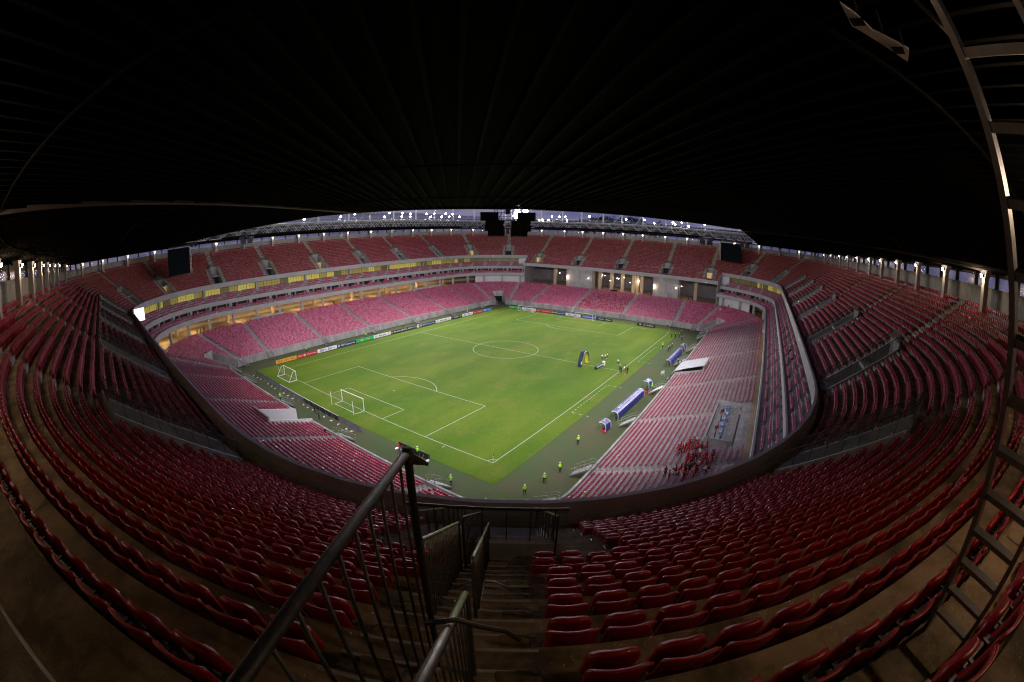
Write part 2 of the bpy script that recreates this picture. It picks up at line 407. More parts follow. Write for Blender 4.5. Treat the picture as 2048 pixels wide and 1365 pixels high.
for s in (-1, 1):
    x = s*A_; mark((x, -20.16, x-s*16.5, -20.16), (x-s*16.5, -20.16, x-s*16.5, 20.16), (x-s*16.5, 20.16, x, 20.16))
    mark((x, -9.16, x-s*5.5, -9.16), (x-s*5.5, -9.16, x-s*5.5, 9.16), (x-s*5.5, 9.16, x, 9.16))
    arc(x-s*11, 0, 9.15, (-53 if s < 0 else 127), (53 if s < 0 else 233), 24); arc(x-s*11, 0, .11, 0, 360, 12)
    for t in (-1, 1): arc(x, t*B_, 1., (0 if t < 0 else -90) if s < 0 else (90 if t < 0 else 180), (90 if t < 0 else 0) if s < 0 else (180 if t < 0 else 270), 8)
    mark((x+s*.25, -B_+9.15, x+s*1.0, -B_+9.15))
arc(0, 0, 9.15, 0, 360, 72); arc(0, 0, .12, 0, 360, 12)
def dashes(x0, x1, y0, y1, n):
    mark(*[(x0+(x1-x0)*i/n, y0+(y1-y0)*i/n, x0+(x1-x0)*(i+.5)/n, y0+(y1-y0)*(i+.5)/n) for i in range(n)])
pA = [atz(*k2(832, 838)), atz(*k2(1075, 650)), atz(*k2(1283, 490)), atz(*k2(1402, 394))]
dashes(pA[0][0], pA[1][0], pA[0][1], pA[1][1], 14); dashes(pA[2][0], pA[3][0], pA[2][1], pA[3][1], 12)
for P_ in pA: dashes(P_[0], P_[0], P_[1], P_[1]-4.2, 3)

# ---- aisles
def eN(x): return ('N', (CX-x)/(2*CX))
def eS(x): return ('S', (x+CX)/(2*CX))
def eE(y): return ('E', (y+CY)/(2*CY))
def eW(y): return ('W', (CY-y)/(2*CY))
UA = [eE(-22.5), eE(-1), eE(20.5), ('NE', 5.5/90), ('NE', 32/90), ('NE', 60.5/90), eN(54.5), eN(30.5), eN(9.5), eN(-11.5), eN(-33.5), eN(-54.5),
      ('NW', 29.5/90), ('NW', 58/90), ('NW', 84.5/90), eW(22), eW(0), eW(-22), ('SW', 5.5/90), ('SW', 32.8/90), ('SW', 60.5/90),
      eS(-54.5), eS(-33.5), eS(-11.5), eS(9.5), eS(30.5), eS(54.5), ('SE', 29.5/90), ('SE', 58/90), ('SE', 84.5/90)]
LA = [eE(-33), eE(-11.5), eE(10.5), eE(32), ('NE', 20/90), ('NE', 68/90), eN(48.5), eN(29), eN(9.5), eN(-10), eN(-29.5), eN(-49), ('NW', 22/90), ('NW', 70/90),
      eW(30), eW(9.5), eW(-12), eW(-33), ('SW', 20/90), ('SW', 68/90), eS(-49), eS(-30), eS(-11), eS(13.0), eS(29), eS(48.5), ('SE', 22/90), ('SE', 70/90)]
RU, RL, DT = 34.2, 9.2, .45
def farend(a): return a[0] == 'E' or (a[0] == 'NE' and a[1] < .12) or (a[0] == 'SE' and a[1] > .88)
def vom_range(a): return (-2.75, 2.85) if farend(a) else (1.25, 8.45)
def zu(d): return 20.09+.56*math.floor((d-DT)/.8+1e-6)
def zus(d): return 20.09+.7*(d-DT)-.28
def zl(r): return 1.5+.26*math.floor((r-RL)/.8+1e-6)
SLOTS = [('NE', .5, 2.3, 17.), ('NW', .5, 2.3, 17.), ('SW', .5, 2.3, 17.), ('SE', .5, 2.3, 17.), (*eS(3.6), 3.9, 15.6), (*eW(-.7), 3.0, 17.2)]

def spans_between(gaps, r, start=None, end=None):
    """gaps: list of (q,f,halfwidth). yields station lists covering the ring at radius r without the gaps"""
    P_ = perim(r)
    if not gaps: yield allst()+[('E', 0.)]; return
    gs = sorted((arc_s(q, f, r), h) for q, f, h in gaps)
    for i, (s0, h0) in enumerate(gs):
        s1, h1 = gs[(i+1) % len(gs)]
        if i == len(gs)-1: s1 += P_
        a, b = s0+h0, s1-h1
        if b-a < .3: continue
        qa, fa = inv_s(a, r); qb, fb = inv_s(b, r); yield span(qa, fa, qb, fb)

# ---- upper stand
upper = thing('upper_stand', 'upper concrete seating tier running all round the bowl under the roof', 'stand')
NROW = 20
ext_span = span('SE', 75/90, 'NE', 15/90)
def row(parent, name, gaps, r0, r1, z0, z1, m_, full=True, spn=None):
    mb = MB()
    for sp in (spans_between(gaps, r0) if spn is None else spn):
        mb.sweep(sp, [(r0, z0), (r0, z1), (r1+.02, z1)])
    return mb.build(name, m_, parent)
for k in range(NROW):
    d0 = DT+.8*k; gaps = [(q, f, 1.55) for (q, f) in UA if vom_range((q, f))[0]-.01 < d0+.4 < vom_range((q, f))[1]]
    row(upper, 'terrace_row', gaps, RU+(d0 if k else 0), RU+d0+.8, zu(d0)-.56, zu(d0), tread_m)
def clip_gap(sp_list, r): return sp_list
for k in range(-6, 0):
    d0 = DT+.8*k; r = RU+d0; mb = MB()
    gaps = [(q, f, 1.55) for (q, f) in UA if farend((q, f)) and vom_range((q, f))[0]-.01 < d0+.4]
    gaps.append(('W', .5, perim(r)/2-(arc_s('NE', 15/90, r)-arc_s('E', .5, r))))
    for sp in spans_between(gaps, r): mb.sweep(sp, [(r, zu(d0)-.56), (r, zu(d0)), (r+.82, zu(d0))])
    mb.build('terrace_row', tread_m, upper)
def panels(parent, name, sp0, sp1, length, prof, m_, gap=.03, gaps=()):
    """a swept band cut into panels of about the given length"""
    r = prof[0][0]; s0, s1 = arc_s(*sp0, r), arc_s(*sp1, r); P_ = perim(r)
    if s1 <= s0+1e-6: s1 += P_
    n = max(1, round((s1-s0)/length)); out = []
    for i in range(n):
        a, b = s0+(s1-s0)*i/n+gap/2, s0+(s1-s0)*(i+1)/n-gap/2
        qa, fa = inv_s(a, r); qb, fb = inv_s(b, r)
        mb = MB(); mb.sweep(span(qa, fa, qb, fb, 2, 14), prof+[prof[0]], capped=False)
        sts = span(qa, fa, qb, fb, 2, 14); kk = len(prof)+1
        mb.f += [tuple(range(len(prof)))[::-1], tuple((len(sts)-1)*kk+i_ for i_ in range(len(prof)))]; mb.m += [0, 0]
        out.append(mb.build(name, m_, parent))
    return out
panels(upper, 'parapet_panel', ('NE', 15/90), ('SE', 75/90), 9.5, [(RU-.25, 19.65), (RU, 19.65), (RU, 21.12), (RU-.25, 21.12)], fascia_m)
MB().sweep(span('NE', 15/90, 'SE', 75/90), [(RU-.02, 20.37), (RU+.34, 20.37), (RU+.34, 20.05)]).build('parapet_kerb', concrete, upper)
panels(upper, 'parapet_panel', ('SE', 75/90), ('NE', 15/90), 9.5, [(RU-4.6, 16.1), (RU-4.35, 16.1), (RU-4.35, 17.62), (RU-4.6, 17.62)], fascia_m)
for (q, f) in (('NE', 15/90), ('SE', 75/90)):      # cheek walls where the end tier steps down
    b, n = station(q, f); t_ = (-n[1], n[0]); s = 1 if q == 'NE' else -1; m_ = MB()
    P0 = lambda r, z, o: (b[0]+n[0]*r+t_[0]*o*s, b[1]+n[1]*r+t_[1]*o*s, z)
    m_.hexa([P0(29.6, 16.1, 0), P0(34.4, 16.1, 0), P0(34.4, 16.1, .3), P0(29.6, 16.1, .3), P0(29.6, 17.9, 0), P0(34.4, 21.1, 0), P0(34.4, 21.1, .3), P0(29.6, 17.9, .3)])
    m_.build('cheek_wall', fascia_m, upper)
sl = MB(); sl.sweep(span('NE', 15/90, 'SE', 75/90), [(RU-.1, 19.66), (52., 19.66)]); sl.sweep(ext_span, [(RU-4.5, 16.12), (52., 16.12)]); sl.build('underside_slab', concrete, upper)
RB = 52.0
bw = MB(); bw.sweep(allst(), [(RU+DT+16., 30.73), (RU+DT+16., 31.29), (RB, 31.29), (RB, 33.15), (RB+.25, 33.15), (RB+.25, -.1)], closed=True); bw.build('back_wall', concrete, upper)
# clerestory under the roof
Pw = perim(RB+.1); nwin = 132
for i in range(nwin):
    q0, f0 = inv_s(Pw*i/nwin+.12, RB+.1); q1, f1 = inv_s(Pw*(i+1)/nwin-.12, RB+.1)
    a, b = pt(q0, f0, RB+.1), pt(q1, f1, RB+.1); m_ = MB()
    m_.hexa([(a[0], a[1], 33.15), (b[0], b[1], 33.15), (b[0]+.01, b[1]+.01, 33.15), (a[0]+.01, a[1]+.01, 33.15), (a[0], a[1], 34.5), (b[0], b[1], 34.5), (b[0]+.01, b[1]+.01, 34.5), (a[0]+.01, a[1]+.01, 34.5)])
    pn = m_.build('window_pane', clear_pane, upper)
    q2, f2 = inv_s(Pw*(i+1)/nwin, RB+.1); c = pt(q2, f2, RB+.1); bb, nn = station(q2, f2)
    MB().box((c[0], c[1], 33.85), (.22, .5, 1.4), math.atan2(nn[1], nn[0])-math.pi/2).build('mullion', mullion_m, upper)

# vomitories + aisle stairs
def frame(q, f):
    b, n = station(q, f); t_ = (-n[1], n[0])
    return lambda r, o, z: (b[0]+n[0]*r+t_[0]*o, b[1]+n[1]*r+t_[1]*o, z)
LITDOOR = {3, 5, 9, 29, 12}
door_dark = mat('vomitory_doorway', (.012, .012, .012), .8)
door_lit = mat('lit_doorway', (.6, .45, .2), .8, emit=(1., .62, .22), estr=.35)
NEAR_AISLE = UA.index(('SW', 32.8/90))
st = MB(); far_rails = MB()
for ia, a in enumerate(UA):
    F = frame(*a); d0, d1 = vom_range(a); z0 = zu(d0+.05); r0, r1 = RU+d0, RU+d1; rm = r0+.5*(r1-r0)
    v = put('vomitory', None, upper)
    for s in (-1, 1):
        w0, w1 = s*1.45, s*1.68
        m_ = MB(); m_.hexa([F(r0, w0, z0-.5), F(r1, w0, z0-.5), F(r1, w1, z0-.5), F(r0, w1, z0-.5), F(r0, w0, zus(d0)+.40), F(r1, w0, zus(d1)+.40), F(r1, w1, zus(d1)+.40), F(r0, w1, zus(d0)+.40)] if s > 0 else
                           [F(r0, w1, z0-.5), F(r1, w1, z0-.5), F(r1, w0, z0-.5), F(r0, w0, z0-.5), F(r0, w1, zus(d0)+.40), F(r1, w1, zus(d1)+.40), F(r1, w0, zus(d1)+.40), F(r0, w0, zus(d0)+.40)])
        m_.build('side_wall', fascia_m, v)
        m_ = MB(); m_.hexa([F(r0, w0, zus(d0)+.40), F(r1, w0, zus(d1)+.40), F(r1, w0+s*.02, zus(d1)+.40), F(r0, w0+s*.02, zus(d0)+.40), F(r0, w0, zus(d0)+1.45), F(r1, w0, zus(d1)+1.5), F(r1, w0+s*.02, zus(d1)+1.5), F(r0, w0+s*.02, zus(d0)+1.45)])
        m_.build('side_glass', guard_glass, v)
        MB().path([F(r0, w0, zus(d0)+1.47), F(r1, w0, zus(d1)+1.52)], .03, 6).build('handrail', dark_steel, v)
        bal = MB()
        for i in range(9): d_ = d0+(d1-d0)*i/8; bal.tube(F(RU+d_, w0, zus(d_)+.38), F(RU+d_, w0, zus(d_)+1.49), .022, 4)
        tag(bal.build('balusters', dark_steel, v), kind='stuff')
    MB().hexa([F(r1-.22, -1.68, z0), F(r1, -1.68, z0), F(r1, 1.68, z0), F(r1-.22, 1.68, z0), F(r1-.22, -1.68, zus(d1)+.76), F(r1, -1.68, zus(d1)+.76), F(r1, 1.68, zus(d1)+.76), F(r1-.22, 1.68, zus(d1)+.76)]).build('rear_wall', concrete, v)
    MB().hexa([F(r1-.14, -1.66, zus(d1)+.76), F(r1-.12, -1.66, zus(d1)+.76), F(r1-.12, 1.66, zus(d1)+.76), F(r1-.14, 1.66, zus(d1)+.76), F(r1-.14, -1.66, zus(d1)+1.62), F(r1-.12, -1.66, zus(d1)+1.62), F(r1-.12, 1.66, zus(d1)+1.62), F(r1-.14, 1.66, zus(d1)+1.62)]).build('rear_glass', guard_glass, v)
    rl_ = MB(); rl_.path([F(r1-.1, -1.68, zus(d1)+1.64), F(r1-.1, 1.68, zus(d1)+1.64)], .035, 6)
    for o in (-1.6, -1.1, -.6, -.1, .4, .9, 1.4): rl_.tube(F(r1-.1, o, zus(d1)+.7), F(r1-.1, o, zus(d1)+1.64), .014, 5)
    rl_.build('rear_rail', dark_steel, v)
    MB().hexa([F(rm, -1.5, z0+2.35), F(r1, -1.5, z0+2.35), F(r1, 1.5, z0+2.35), F(rm, 1.5, z0+2.35), F(rm, -1.5, z0+2.7), F(r1, -1.5, z0+2.7), F(r1, 1.5, z0+2.7), F(rm, 1.5, z0+2.7)]).build('lintel_slab', fascia_m, v)
    MB().quad(F(r0-.1, -1.5, z0), F(r0-.1, 1.5, z0), F(r1, 1.5, z0), F(r1, -1.5, z0)).build('passage_floor', concrete, v)
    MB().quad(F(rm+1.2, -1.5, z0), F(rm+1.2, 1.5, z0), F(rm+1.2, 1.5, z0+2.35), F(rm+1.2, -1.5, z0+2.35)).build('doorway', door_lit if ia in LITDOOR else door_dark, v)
    # stairs of the aisle: one raised step on every row, plus the two flights beside the vomitory
    kmin = -6 if farend(a) else 0
    for k in range(kmin, NROW):
        dk = DT+.8*k; inside = d0-.1 < dk+.4 < d1
        if ia == NEAR_AISLE and not inside: continue
        for (o0, o1) in (((-2.85, -1.7), (1.7, 2.85)) if inside else ((-.78, .78),)):
            z = zu(dk); st.hexa([F(RU+dk+.42, o0, z), F(RU+dk+.8, o0, z), F(RU+dk+.8, o1, z), F(RU+dk+.42, o1, z), F(RU+dk+.42, o0, z+.28), F(RU+dk+.8, o0, z+.28), F(RU+dk+.8, o1, z+.28), F(RU+dk+.42, o1, z+.28)])
    near_ = ia == NEAR_AISLE
    for s in (-1, 1):
        for k in range(max(kmin, int(math.ceil((d0-DT)/.8))), int((d1-DT)/.8)):
            if k % 2 == 0:
                dk = DT+.8*k+.3; hr = MB() if near_ else far_rails; hr.path([F(RU+dk, s*2.86, zu(.8*k)), F(RU+dk, s*2.86, zu(.8*k)+.9), F(RU+dk+.35, s*2.86, zu(.8*k)+.95), F(RU+dk+.35, s*2.86, zu(.8*k)+.1)], .022, 5)
                if near_: hr.build('aisle_rail', grey_pipe, upper)
tag(st.build('aisle_stairs', concrete, upper), kind='stuff'); tag(far_rails.build('aisle_rails', grey_pipe, upper), kind='stuff')
# near aisle, step by step
a = UA[NEAR_AISLE]; F = frame(*a)
for k in range(NROW):
    dk = DT+.8*k
    if 1.15 < dk+.4 < 8.45: continue
    z = zu(dk); s_ = MB().hexa([F(RU+dk+.40, -.80, z), F(RU+dk+.8, -.80, z), F(RU+dk+.8, .80, z), F(RU+dk+.40, .80, z), F(RU+dk+.40, -.80, z+.26), F(RU+dk+.8, -.80, z+.26), F(RU+dk+.8, .80, z+.26), F(RU+dk+.40, .80, z+.26)]).build('step', tread_m, upper)
    for (rr, zz) in ((RU+dk+.40, z+.26), (RU+dk, z)):
        MB().hexa([F(rr-.004, -.80, zz-.035), F(rr+.03, -.80, zz-.035), F(rr+.03, .80, zz-.035), F(rr-.004, .80, zz-.035), F(rr-.004, -.80, zz+.004), F(rr+.03, -.80, zz+.004), F(rr+.03, .80, zz+.004), F(rr-.004, .80, zz+.004)]).build('step_nosing', step_edge, s_)
    for o in (-.62, .45):
        MB().hexa([F(RU+dk+.41, o, z+.262), F(RU+dk+.60, o, z+.262), F(RU+dk+.60, o+.28, z+.262), F(RU+dk+.41, o+.28, z+.262), F(RU+dk+.41, o, z+.266), F(RU+dk+.60, o, z+.266), F(RU+dk+.60, o+.28, z+.266), F(RU+dk+.41, o+.28, z+.266)]).build('row_number_patch', yellow_paint, s_)
# expansion joints in the near treads
jt = MB()
for ang in (20, 26.2, 39.4, 45.6, 52, 14, 58):
    for k in range(8, NROW):
        b, n = station('SW', ang/90); t_ = (-n[1], n[0]); r0_ = RU+DT+.8*k; z = zu(DT+.8*k)
        jt.add([(b[0]+n[0]*rr+t_[0]*o, b[1]+n[1]*rr+t_[1]*o, z+.003) for rr, o in ((r0_+.02, -.012), (r0_+.79, -.012), (r0_+.79, .012), (r0_+.02, .012))], [(0, 1, 2, 3)])
jt.build('joint_filler', black_m, upper)['kind'] = 'stuff'

# ---- lower stand
lower = thing('lower_stand', 'lower concrete seating tier round the pitch behind a bare concrete wall', 'stand')
NL = 24
for k in range(NL):
    r0 = RL+.8*k; gaps = [(q, f, h) for (q, f, h, re) in SLOTS if r0+.4 < re]
    row(lower, 'terrace_row', gaps, r0, r0+.8, zl(r0)-.26, zl(r0), concrete)
slot_edges = sorted((arc_s(q, f, RL), h) for q, f, h, _ in SLOTS)
for i, (s0, h0) in enumerate(slot_edges):
    s1, h1 = slot_edges[(i+1) % len(slot_edges)]
    if i == len(slot_edges)-1: s1 += perim(RL)
    panels(lower, 'wall_panel', inv_s(s0+h0, RL), inv_s(s1-h1, RL), 6.2, [(RL-.3, -.1), (RL, -.1), (RL, 2.1), (RL-.3, 2.1)], oldwall, gap=.04)
for (q, f, h, re) in SLOTS:
    F = frame(q, f); tn = put('tunnel_mouth', None, lower)
    for s in (-1, 1):
        w0, w1 = s*h, s*(h+.28); P8 = [F(RL-.3, w0, -.1), F(re, w0, -.1), F(re, w1, -.1), F(RL-.3, w1, -.1), F(RL-.3, w0, 2.3), F(re, w0, zl(re)+.55), F(re, w1, zl(re)+.55), F(RL-.3, w1, 2.3)]
        MB().hexa(P8 if s > 0 else [P8[3], P8[2], P8[1], P8[0], P8[7], P8[6], P8[5], P8[4]]).build('side_wall', whitewall if q == 'W' else oldwall, tn)
    MB().hexa([F(re, -h-.28, -.1), F(re+.3, -h-.28, -.1), F(re+.3, h+.28, -.1), F(re, h+.28, -.1), F(re, -h-.28, zl(re)+1.2), F(re+.3, -h-.28, zl(re)+1.2), F(re+.3, h+.28, zl(re)+1.2), F(re, h+.28, zl(re)+1.2)]).build('end_wall', oldwall, tn)
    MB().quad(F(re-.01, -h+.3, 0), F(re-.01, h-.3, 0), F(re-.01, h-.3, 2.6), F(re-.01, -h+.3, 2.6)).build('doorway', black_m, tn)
st = MB(); yp = MB()
for ia, a in enumerate(LA):
    F = frame(*a)
    for k in range(NL):
        r0 = RL+.8*k; z = zl(r0)
        st.hexa([F(r0+.42, -.65, z), F(r0+.8, -.65, z), F(r0+.8, .65, z), F(r0+.42, .65, z), F(r0+.42, -.65, z+.13), F(r0+.8, -.65, z+.13), F(r0+.8, .65, z+.13), F(r0+.42, .65, z+.13)])
    if a[0] in ('W', 'S', 'SW'):
        for k in range(0, NL):
            r0 = RL+.8*k; z = zl(r0)
            for o in (-.6, .35): yp.quad(F(r0+.05, o, z+.004), F(r0+.30, o, z+.004), F(r0+.30, o+.25, z+.004), F(r0+.05, o+.25, z+.004))
tag(st.build('aisle_stairs', concrete, lower), kind='stuff'); tag(yp.build('step_marks', yellow_paint, lower), kind='stuff')

# ---- concourse behind the lower stand
conc = thing('concourse', 'warm lit concourse level behind the lower seats with round the bowl columns', 'concourse')
fl = MB(); fl.sweep(allst(), [(RL+.8*NL, 7.48), (RL+.8*NL, 7.5), (47., 7.5)], closed=True); fl.build('floor', concourse_floor, conc)
bwl = MB(); bwl.sweep(span('NE', 15/90, 'SE', 75/90), [(42., 7.5), (42., 11.2)]); bwl.build('back_wall', concourse_wall, conc)
purple_m = mat('end_facade', (.19, .165, .18), .7, noise=.25, nscale=.3); world_coords(purple_m)
bwe = MB(); bwe.sweep(span('SE', 70/90, 'NE', 20/90), [(49., 7.5), (49., 16.1)]); bwe.build('end_back_wall', purple_m, conc)
MB().sweep(span('NE', 15/90, 'NE', 15.5/90), [(29.4, 7.5), (29.4, 16.1), (52, 16.1), (52, 7.5)], capped=True).build('return_wall', fascia_m, conc)
MB().sweep(span('SE', 74.5/90, 'SE', 75/90), [(29.4, 7.5), (29.4, 16.1), (52, 16.1), (52, 7.5)], capped=True).build('return_wall', fascia_m, conc)
rc = 30.4; s0, s1 = arc_s('NE', 20/90, rc), arc_s('SE', 70/90, rc); n = 52
for i in range(n+1):
    q, f = inv_s(s0+(s1-s0)*i/n, rc); F = frame(q, f); b, nn = station(q, f); p = F(rc, 0, 9.35)
    MB().box(p, (.75, .75, 3.7), math.atan2(nn[1], nn[0])).build('column', fascia_m, conc)
    if i % 2 == 0:
        p = F(37., 0, 9.35); MB().box(p, (.9, .9, 3.7), math.atan2(nn[1], nn[0])).build('column', concourse_wall, conc)
# far end: tall concrete blocks and columns
for (x0, x1) in ((1133, 1183), (1307, 1357)):
    a0 = hit_r(x0, 560, 31., ); a1 = hit_r(x1, 575, 31.)
    cy_ = (a0[1]+a1[1])/2; wy = abs(a0[1]-a1[1])
    blk = MB().box((88.3, cy_, 11.8), (4., wy, 8.6)).build('stair_block', oldwall, conc)
    for (dy, dz, sy, sz) in ((-.2, .05, .28, .5), (.16, .05, .28, .5)):
        MB().box((86.27, cy_+dy*wy, 12.2), (.06, sy*wy, 4.2)).build('shutter_panel', fascia_m, blk)
for px in (1152+70, 1267, 1218+55, 1200, 1243, 1283, 1110, 1392):
    h_ = hit_r(px, 560, 35.); MB().box((91.5+rnd.uniform(-1, 2), h_[1], 11.8), (1.1, 1.5, 8.6)).build('column', concourse_wall, conc)
MB().box((85.5, hit_r(1228, 575, 30)[1], 8.0), (.5, 3.2, 1.1)).build('counter', black_m, conc)
# low planter walls at the top of some blocks
for (xa, xb, q) in ((-46, -33, 'N'), (29.5, 46, 'N'), (38, 50, 'S')):
    sgn = 1 if q == 'N' else -1
    MB().box(((xa+xb)/2, sgn*(CY+RL+.8*NL+.9), 8.1), (xb-xa, 1.2, 1.3)).build('ledge_box', fascia_m, conc)

# ---- two tiers of boxes
b1 = thing('lower_box_tier', 'lower ring of executive box seats with dark glass behind and grey fascia', 'box tier')
b2 = thing('upper_box_tier', 'upper ring of box seats in front of yellow lit lounge windows', 'box tier')
S0, S1 = ('NE', 15.5/90), ('SE', 74.5/90); bs = span(*S0, *S1)
panels(b1, 'fascia_panel', S0, S1, 9.5, [(29.1, 11.2), (29.35, 11.2), (29.35, 12.6), (29.1, 12.6)], fascia_m)
MB().sweep(bs, [(44., 11.2), (29.2, 11.2), (29.36, 12.0), (30.5, 12.0), (30.5, 12.45), (31.3, 12.45), (31.3, 12.9), (32.1, 12.9), (32.1, 13.0), (40., 13.0)]).build('tier_floor', concrete, b1)
panels(b2, 'fascia_panel', S0, S1, 9.5, [(32.2, 14.4), (32.45, 14.4), (32.45, 15.7), (32.2, 15.7)], fascia_m)
MB().sweep(bs, [(44., 14.4), (32.3, 14.4), (32.46, 15.2), (33.4, 15.2), (33.4, 15.75), (34.2, 15.75), (34.2, 16.3), (35.0, 16.3), (35.0, 16.8), (35.8, 16.8), (35.8, 17.2), (40., 17.2)]).build('tier_floor', concrete, b2)
r = 33.4; s0, s1 = arc_s(*S0, r), arc_s(*S1, r); n = 126
for i in range(n):
    q0, f0 = inv_s(s0+(s1-s0)*i/n+.05, r); q1, f1 = inv_s(s0+(s1-s0)*(i+1)/n-.05, r)
    A, B = pt(q0, f0, r), pt(q1, f1, r); MB().quad((A[0], A[1], 13.0), (B[0], B[1], 13.0), (B[0], B[1], 14.4), (A[0], A[1], 14.4)).build('glass_pane', glass_dark, b1)
    q, f = inv_s(s0+(s1-s0)*i/n, r); F = frame(q, f); bb, nn = station(q, f)
    MB().hexa([F(32.0, -.11, 12.3), F(33.45, -.11, 12.3), F(33.45, .11, 12.3), F(32.0, .11, 12.3), F(32.6, -.11, 14.4), F(33.45, -.11, 14.4), F(33.45, .11, 14.4), F(32.6, .11, 14.4)]).build('partition', fascia_m, b1)
    if i % 2 == 0:
        p = F(33.3, 2.2, 13.4); MB().box(p, (.08, 1.2, 2.0), math.atan2(nn[1], nn[0])).build('door_panel', fascia_m, b1)
r = 37.5; s0, s1 = arc_s(*S0, r), arc_s(*S1, r); n = 150
half_window = mat('half_lit_window', (.25, .22, .06), .5, emit=(1., .82, .2), estr=.11)
dim_window = mat('dim_lounge_window', (.10, .09, .04), .4, emit=(1., .8, .2), estr=.045)
for i in range(n):
    u = (i+.5)/n; q0, f0 = inv_s(s0+(s1-s0)*i/n+.06, r); q1, f1 = inv_s(s0+(s1-s0)*(i+1)/n-.06, r); qm, fm = inv_s(s0+(s1-s0)*u, r)
    A, B = pt(q0, f0, r), pt(q1, f1, r)
    lit = (qm in ('N', 'NW') or (qm == 'NE' and fm > .72) or (qm == 'SE' and .25 < fm < .55)) and i % 7 != 3
    MB().quad((A[0], A[1], 17.2), (B[0], B[1], 17.2), (B[0], B[1], 19.66), (A[0], A[1], 19.66)).build('lounge_window', (half_window if rnd.random() < .35 else lit_window) if lit else dim_window, b2)
    q, f = inv_s(s0+(s1-s0)*i/n, r); p = pt(q, f, r-.03); bb, nn = station(q, f); mu = MB()
    mu.box((p[0], p[1], 18.), (.12, .10, 3.3), math.atan2(nn[1], nn[0]))
    for t in (.33, .66):
        p2 = tuple(A[j]*(1-t)+B[j]*t for j in range(2)); mu.box((p2[0]-nn[0]*.04, p2[1]-nn[1]*.04, 18.), (.05, .05, 3.3), math.atan2(nn[1], nn[0]))
    mu.tube((A[0]-nn[0]*.04, A[1]-nn[1]*.04, 18.4), (B[0]-nn[0]*.04, B[1]-nn[1]*.04, 18.4), .025, 4)
    mu.build('mullion', mullion_m, b2)
    if i % 6 == 0:
        p = pt(q, f, 36.2); MB().box((p[0], p[1], 17.9), (.7, .7, 3.5), math.atan2(nn[1], nn[0])).build('column', fascia_m, b2)
for (q, f, rr0, z0, z1, bb_) in ((('NE'), 18/90, 37., 16.3, 19.6, b2), ('SE', 72/90, 37., 16.3, 19.6, b2)):
    sp = span(q, f-3/90, q, f+5/90); MB().sweep(sp, [(34.6, z0), (34.6, z1)]).build('white_end_panel', whitewall, bb_)
for (q, fa, fb) in (('NE', 16/90, 62/90), ('SE', 44/90, 74/90), ('NW', 66/90, 80/90)):
    MB().sweep(span(q, fa, q, fb), [(31.5, 7.5), (31.5, 11.2)]).build('white_wall', whitewall, conc)

# ================================================================== ROOF
IX, IY, IR = CX, CY, 25.
roof = thing('stadium_roof', 'dark ribbed roof over the stands with open centre and white truss rim', 'roof')
def rin(q, f, z): return pt(q, f, IR, z, IX, IY)
def rout(q, f, z, r=57.): return pt(q, f, r, z)
rs = allst(n_side=14, n_corner=30); ns_ = len(rs)
ZO = 34.6
def zin(q, f):
    b_, n_ = station(q, f); t = max(-1, min(1, (n_[0]*.80+n_[1]*.60)*1.3)); return 34.53+.47*t-(.26*min(1, 2.2*n_[0]*n_[1]) if n_[0] < 0 and n_[1] < 0 else 0)
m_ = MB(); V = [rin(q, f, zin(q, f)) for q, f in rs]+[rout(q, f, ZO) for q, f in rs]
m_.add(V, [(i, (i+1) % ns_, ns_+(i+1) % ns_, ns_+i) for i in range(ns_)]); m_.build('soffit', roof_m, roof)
MB().sweep(allst(n_corner=30), [(IR+4.4, 34.7), (IR+4.4, 39.)], closed=True, cx=IX, cy=IY).build('rim_shade_sheet', mat('rim_shade_dark', (.045, .045, .05), .7, noise=.2, nscale=.6), roof)  # dark sheet added so the hollow behind the truss stays dark
def ztop_out(q, f):
    b, n = station(q, f); return 40.6+2.4*max(0, n[1])-1.5*max(0, n[0])-1.2*max(0, -n[1])
m_ = MB(); V = [rin(q, f, 38.1) for q, f in rs]+[rout(q, f, ztop_out(q, f)) for q, f in rs]+[rout(q, f, ZO) for q, f in rs]
m_.add(V, [(ns_+i, ns_+(i+1) % ns_, (i+1) % ns_, i) for i in range(ns_)]+[(2*ns_+i, 2*ns_+(i+1) % ns_, ns_+(i+1) % ns_, ns_+i) for i in range(ns_)]); m_.build('roof_top', roof_top_m, roof)
# ribs
def rib(mb, q, f, wd=.07, dp=.11):
    A, B = Vector(rin(q, f, zin(q, f))), Vector(rout(q, f, ZO)); d = (B-A).normalized(); s = Vector((-d.y, d.x, 0)).normalized()*wd/2; dn = Vector((0, 0, -dp)); up_ = Vector((0, 0, .01))
    mb.hexa([A-s+dn, B-s+dn, B+s+dn, A+s+dn, A-s+up_, B-s+up_, B+s+up_, A+s+up_])
# the near corner of the roof has parallel ribs; left seam to right seam
dr = Vector((math.cos(R(41)), math.sin(R(41)), 0)); dp_ = Vector((-dr.y, dr.x, 0)); C0 = Vector((CAM[0], CAM[1], 0))
def soff(P):
    r_ = sdf(P); n_ = Vector((P[0]-max(-CX, min(CX, P[0])), P[1]-max(-CY, min(CY, P[1])), 0)); n_ = n_.normalized() if n_.length > 0 else Vector((0, 0, 0))
    t = max(-1, min(1, (n_.x*.80+n_.y*.60)*1.3)); zi = 34.53+.47*t-(.26*min(1, 2.2*n_.x*n_.y) if n_.x < 0 and n_.y < 0 else 0); return zi+(ZO-zi)*max(0, min(1, (r_-IR)/(57.-IR)))
sA, sB = Vector((-101.5, -55.2, 0)), Vector((-77.5, -41.8, 0)); sC, sD = Vector((-62.0, -95.0, 0)), Vector((-53.0, -63.5, 0))
def side_of(P, A, B): return (B-A).cross(P-A).z
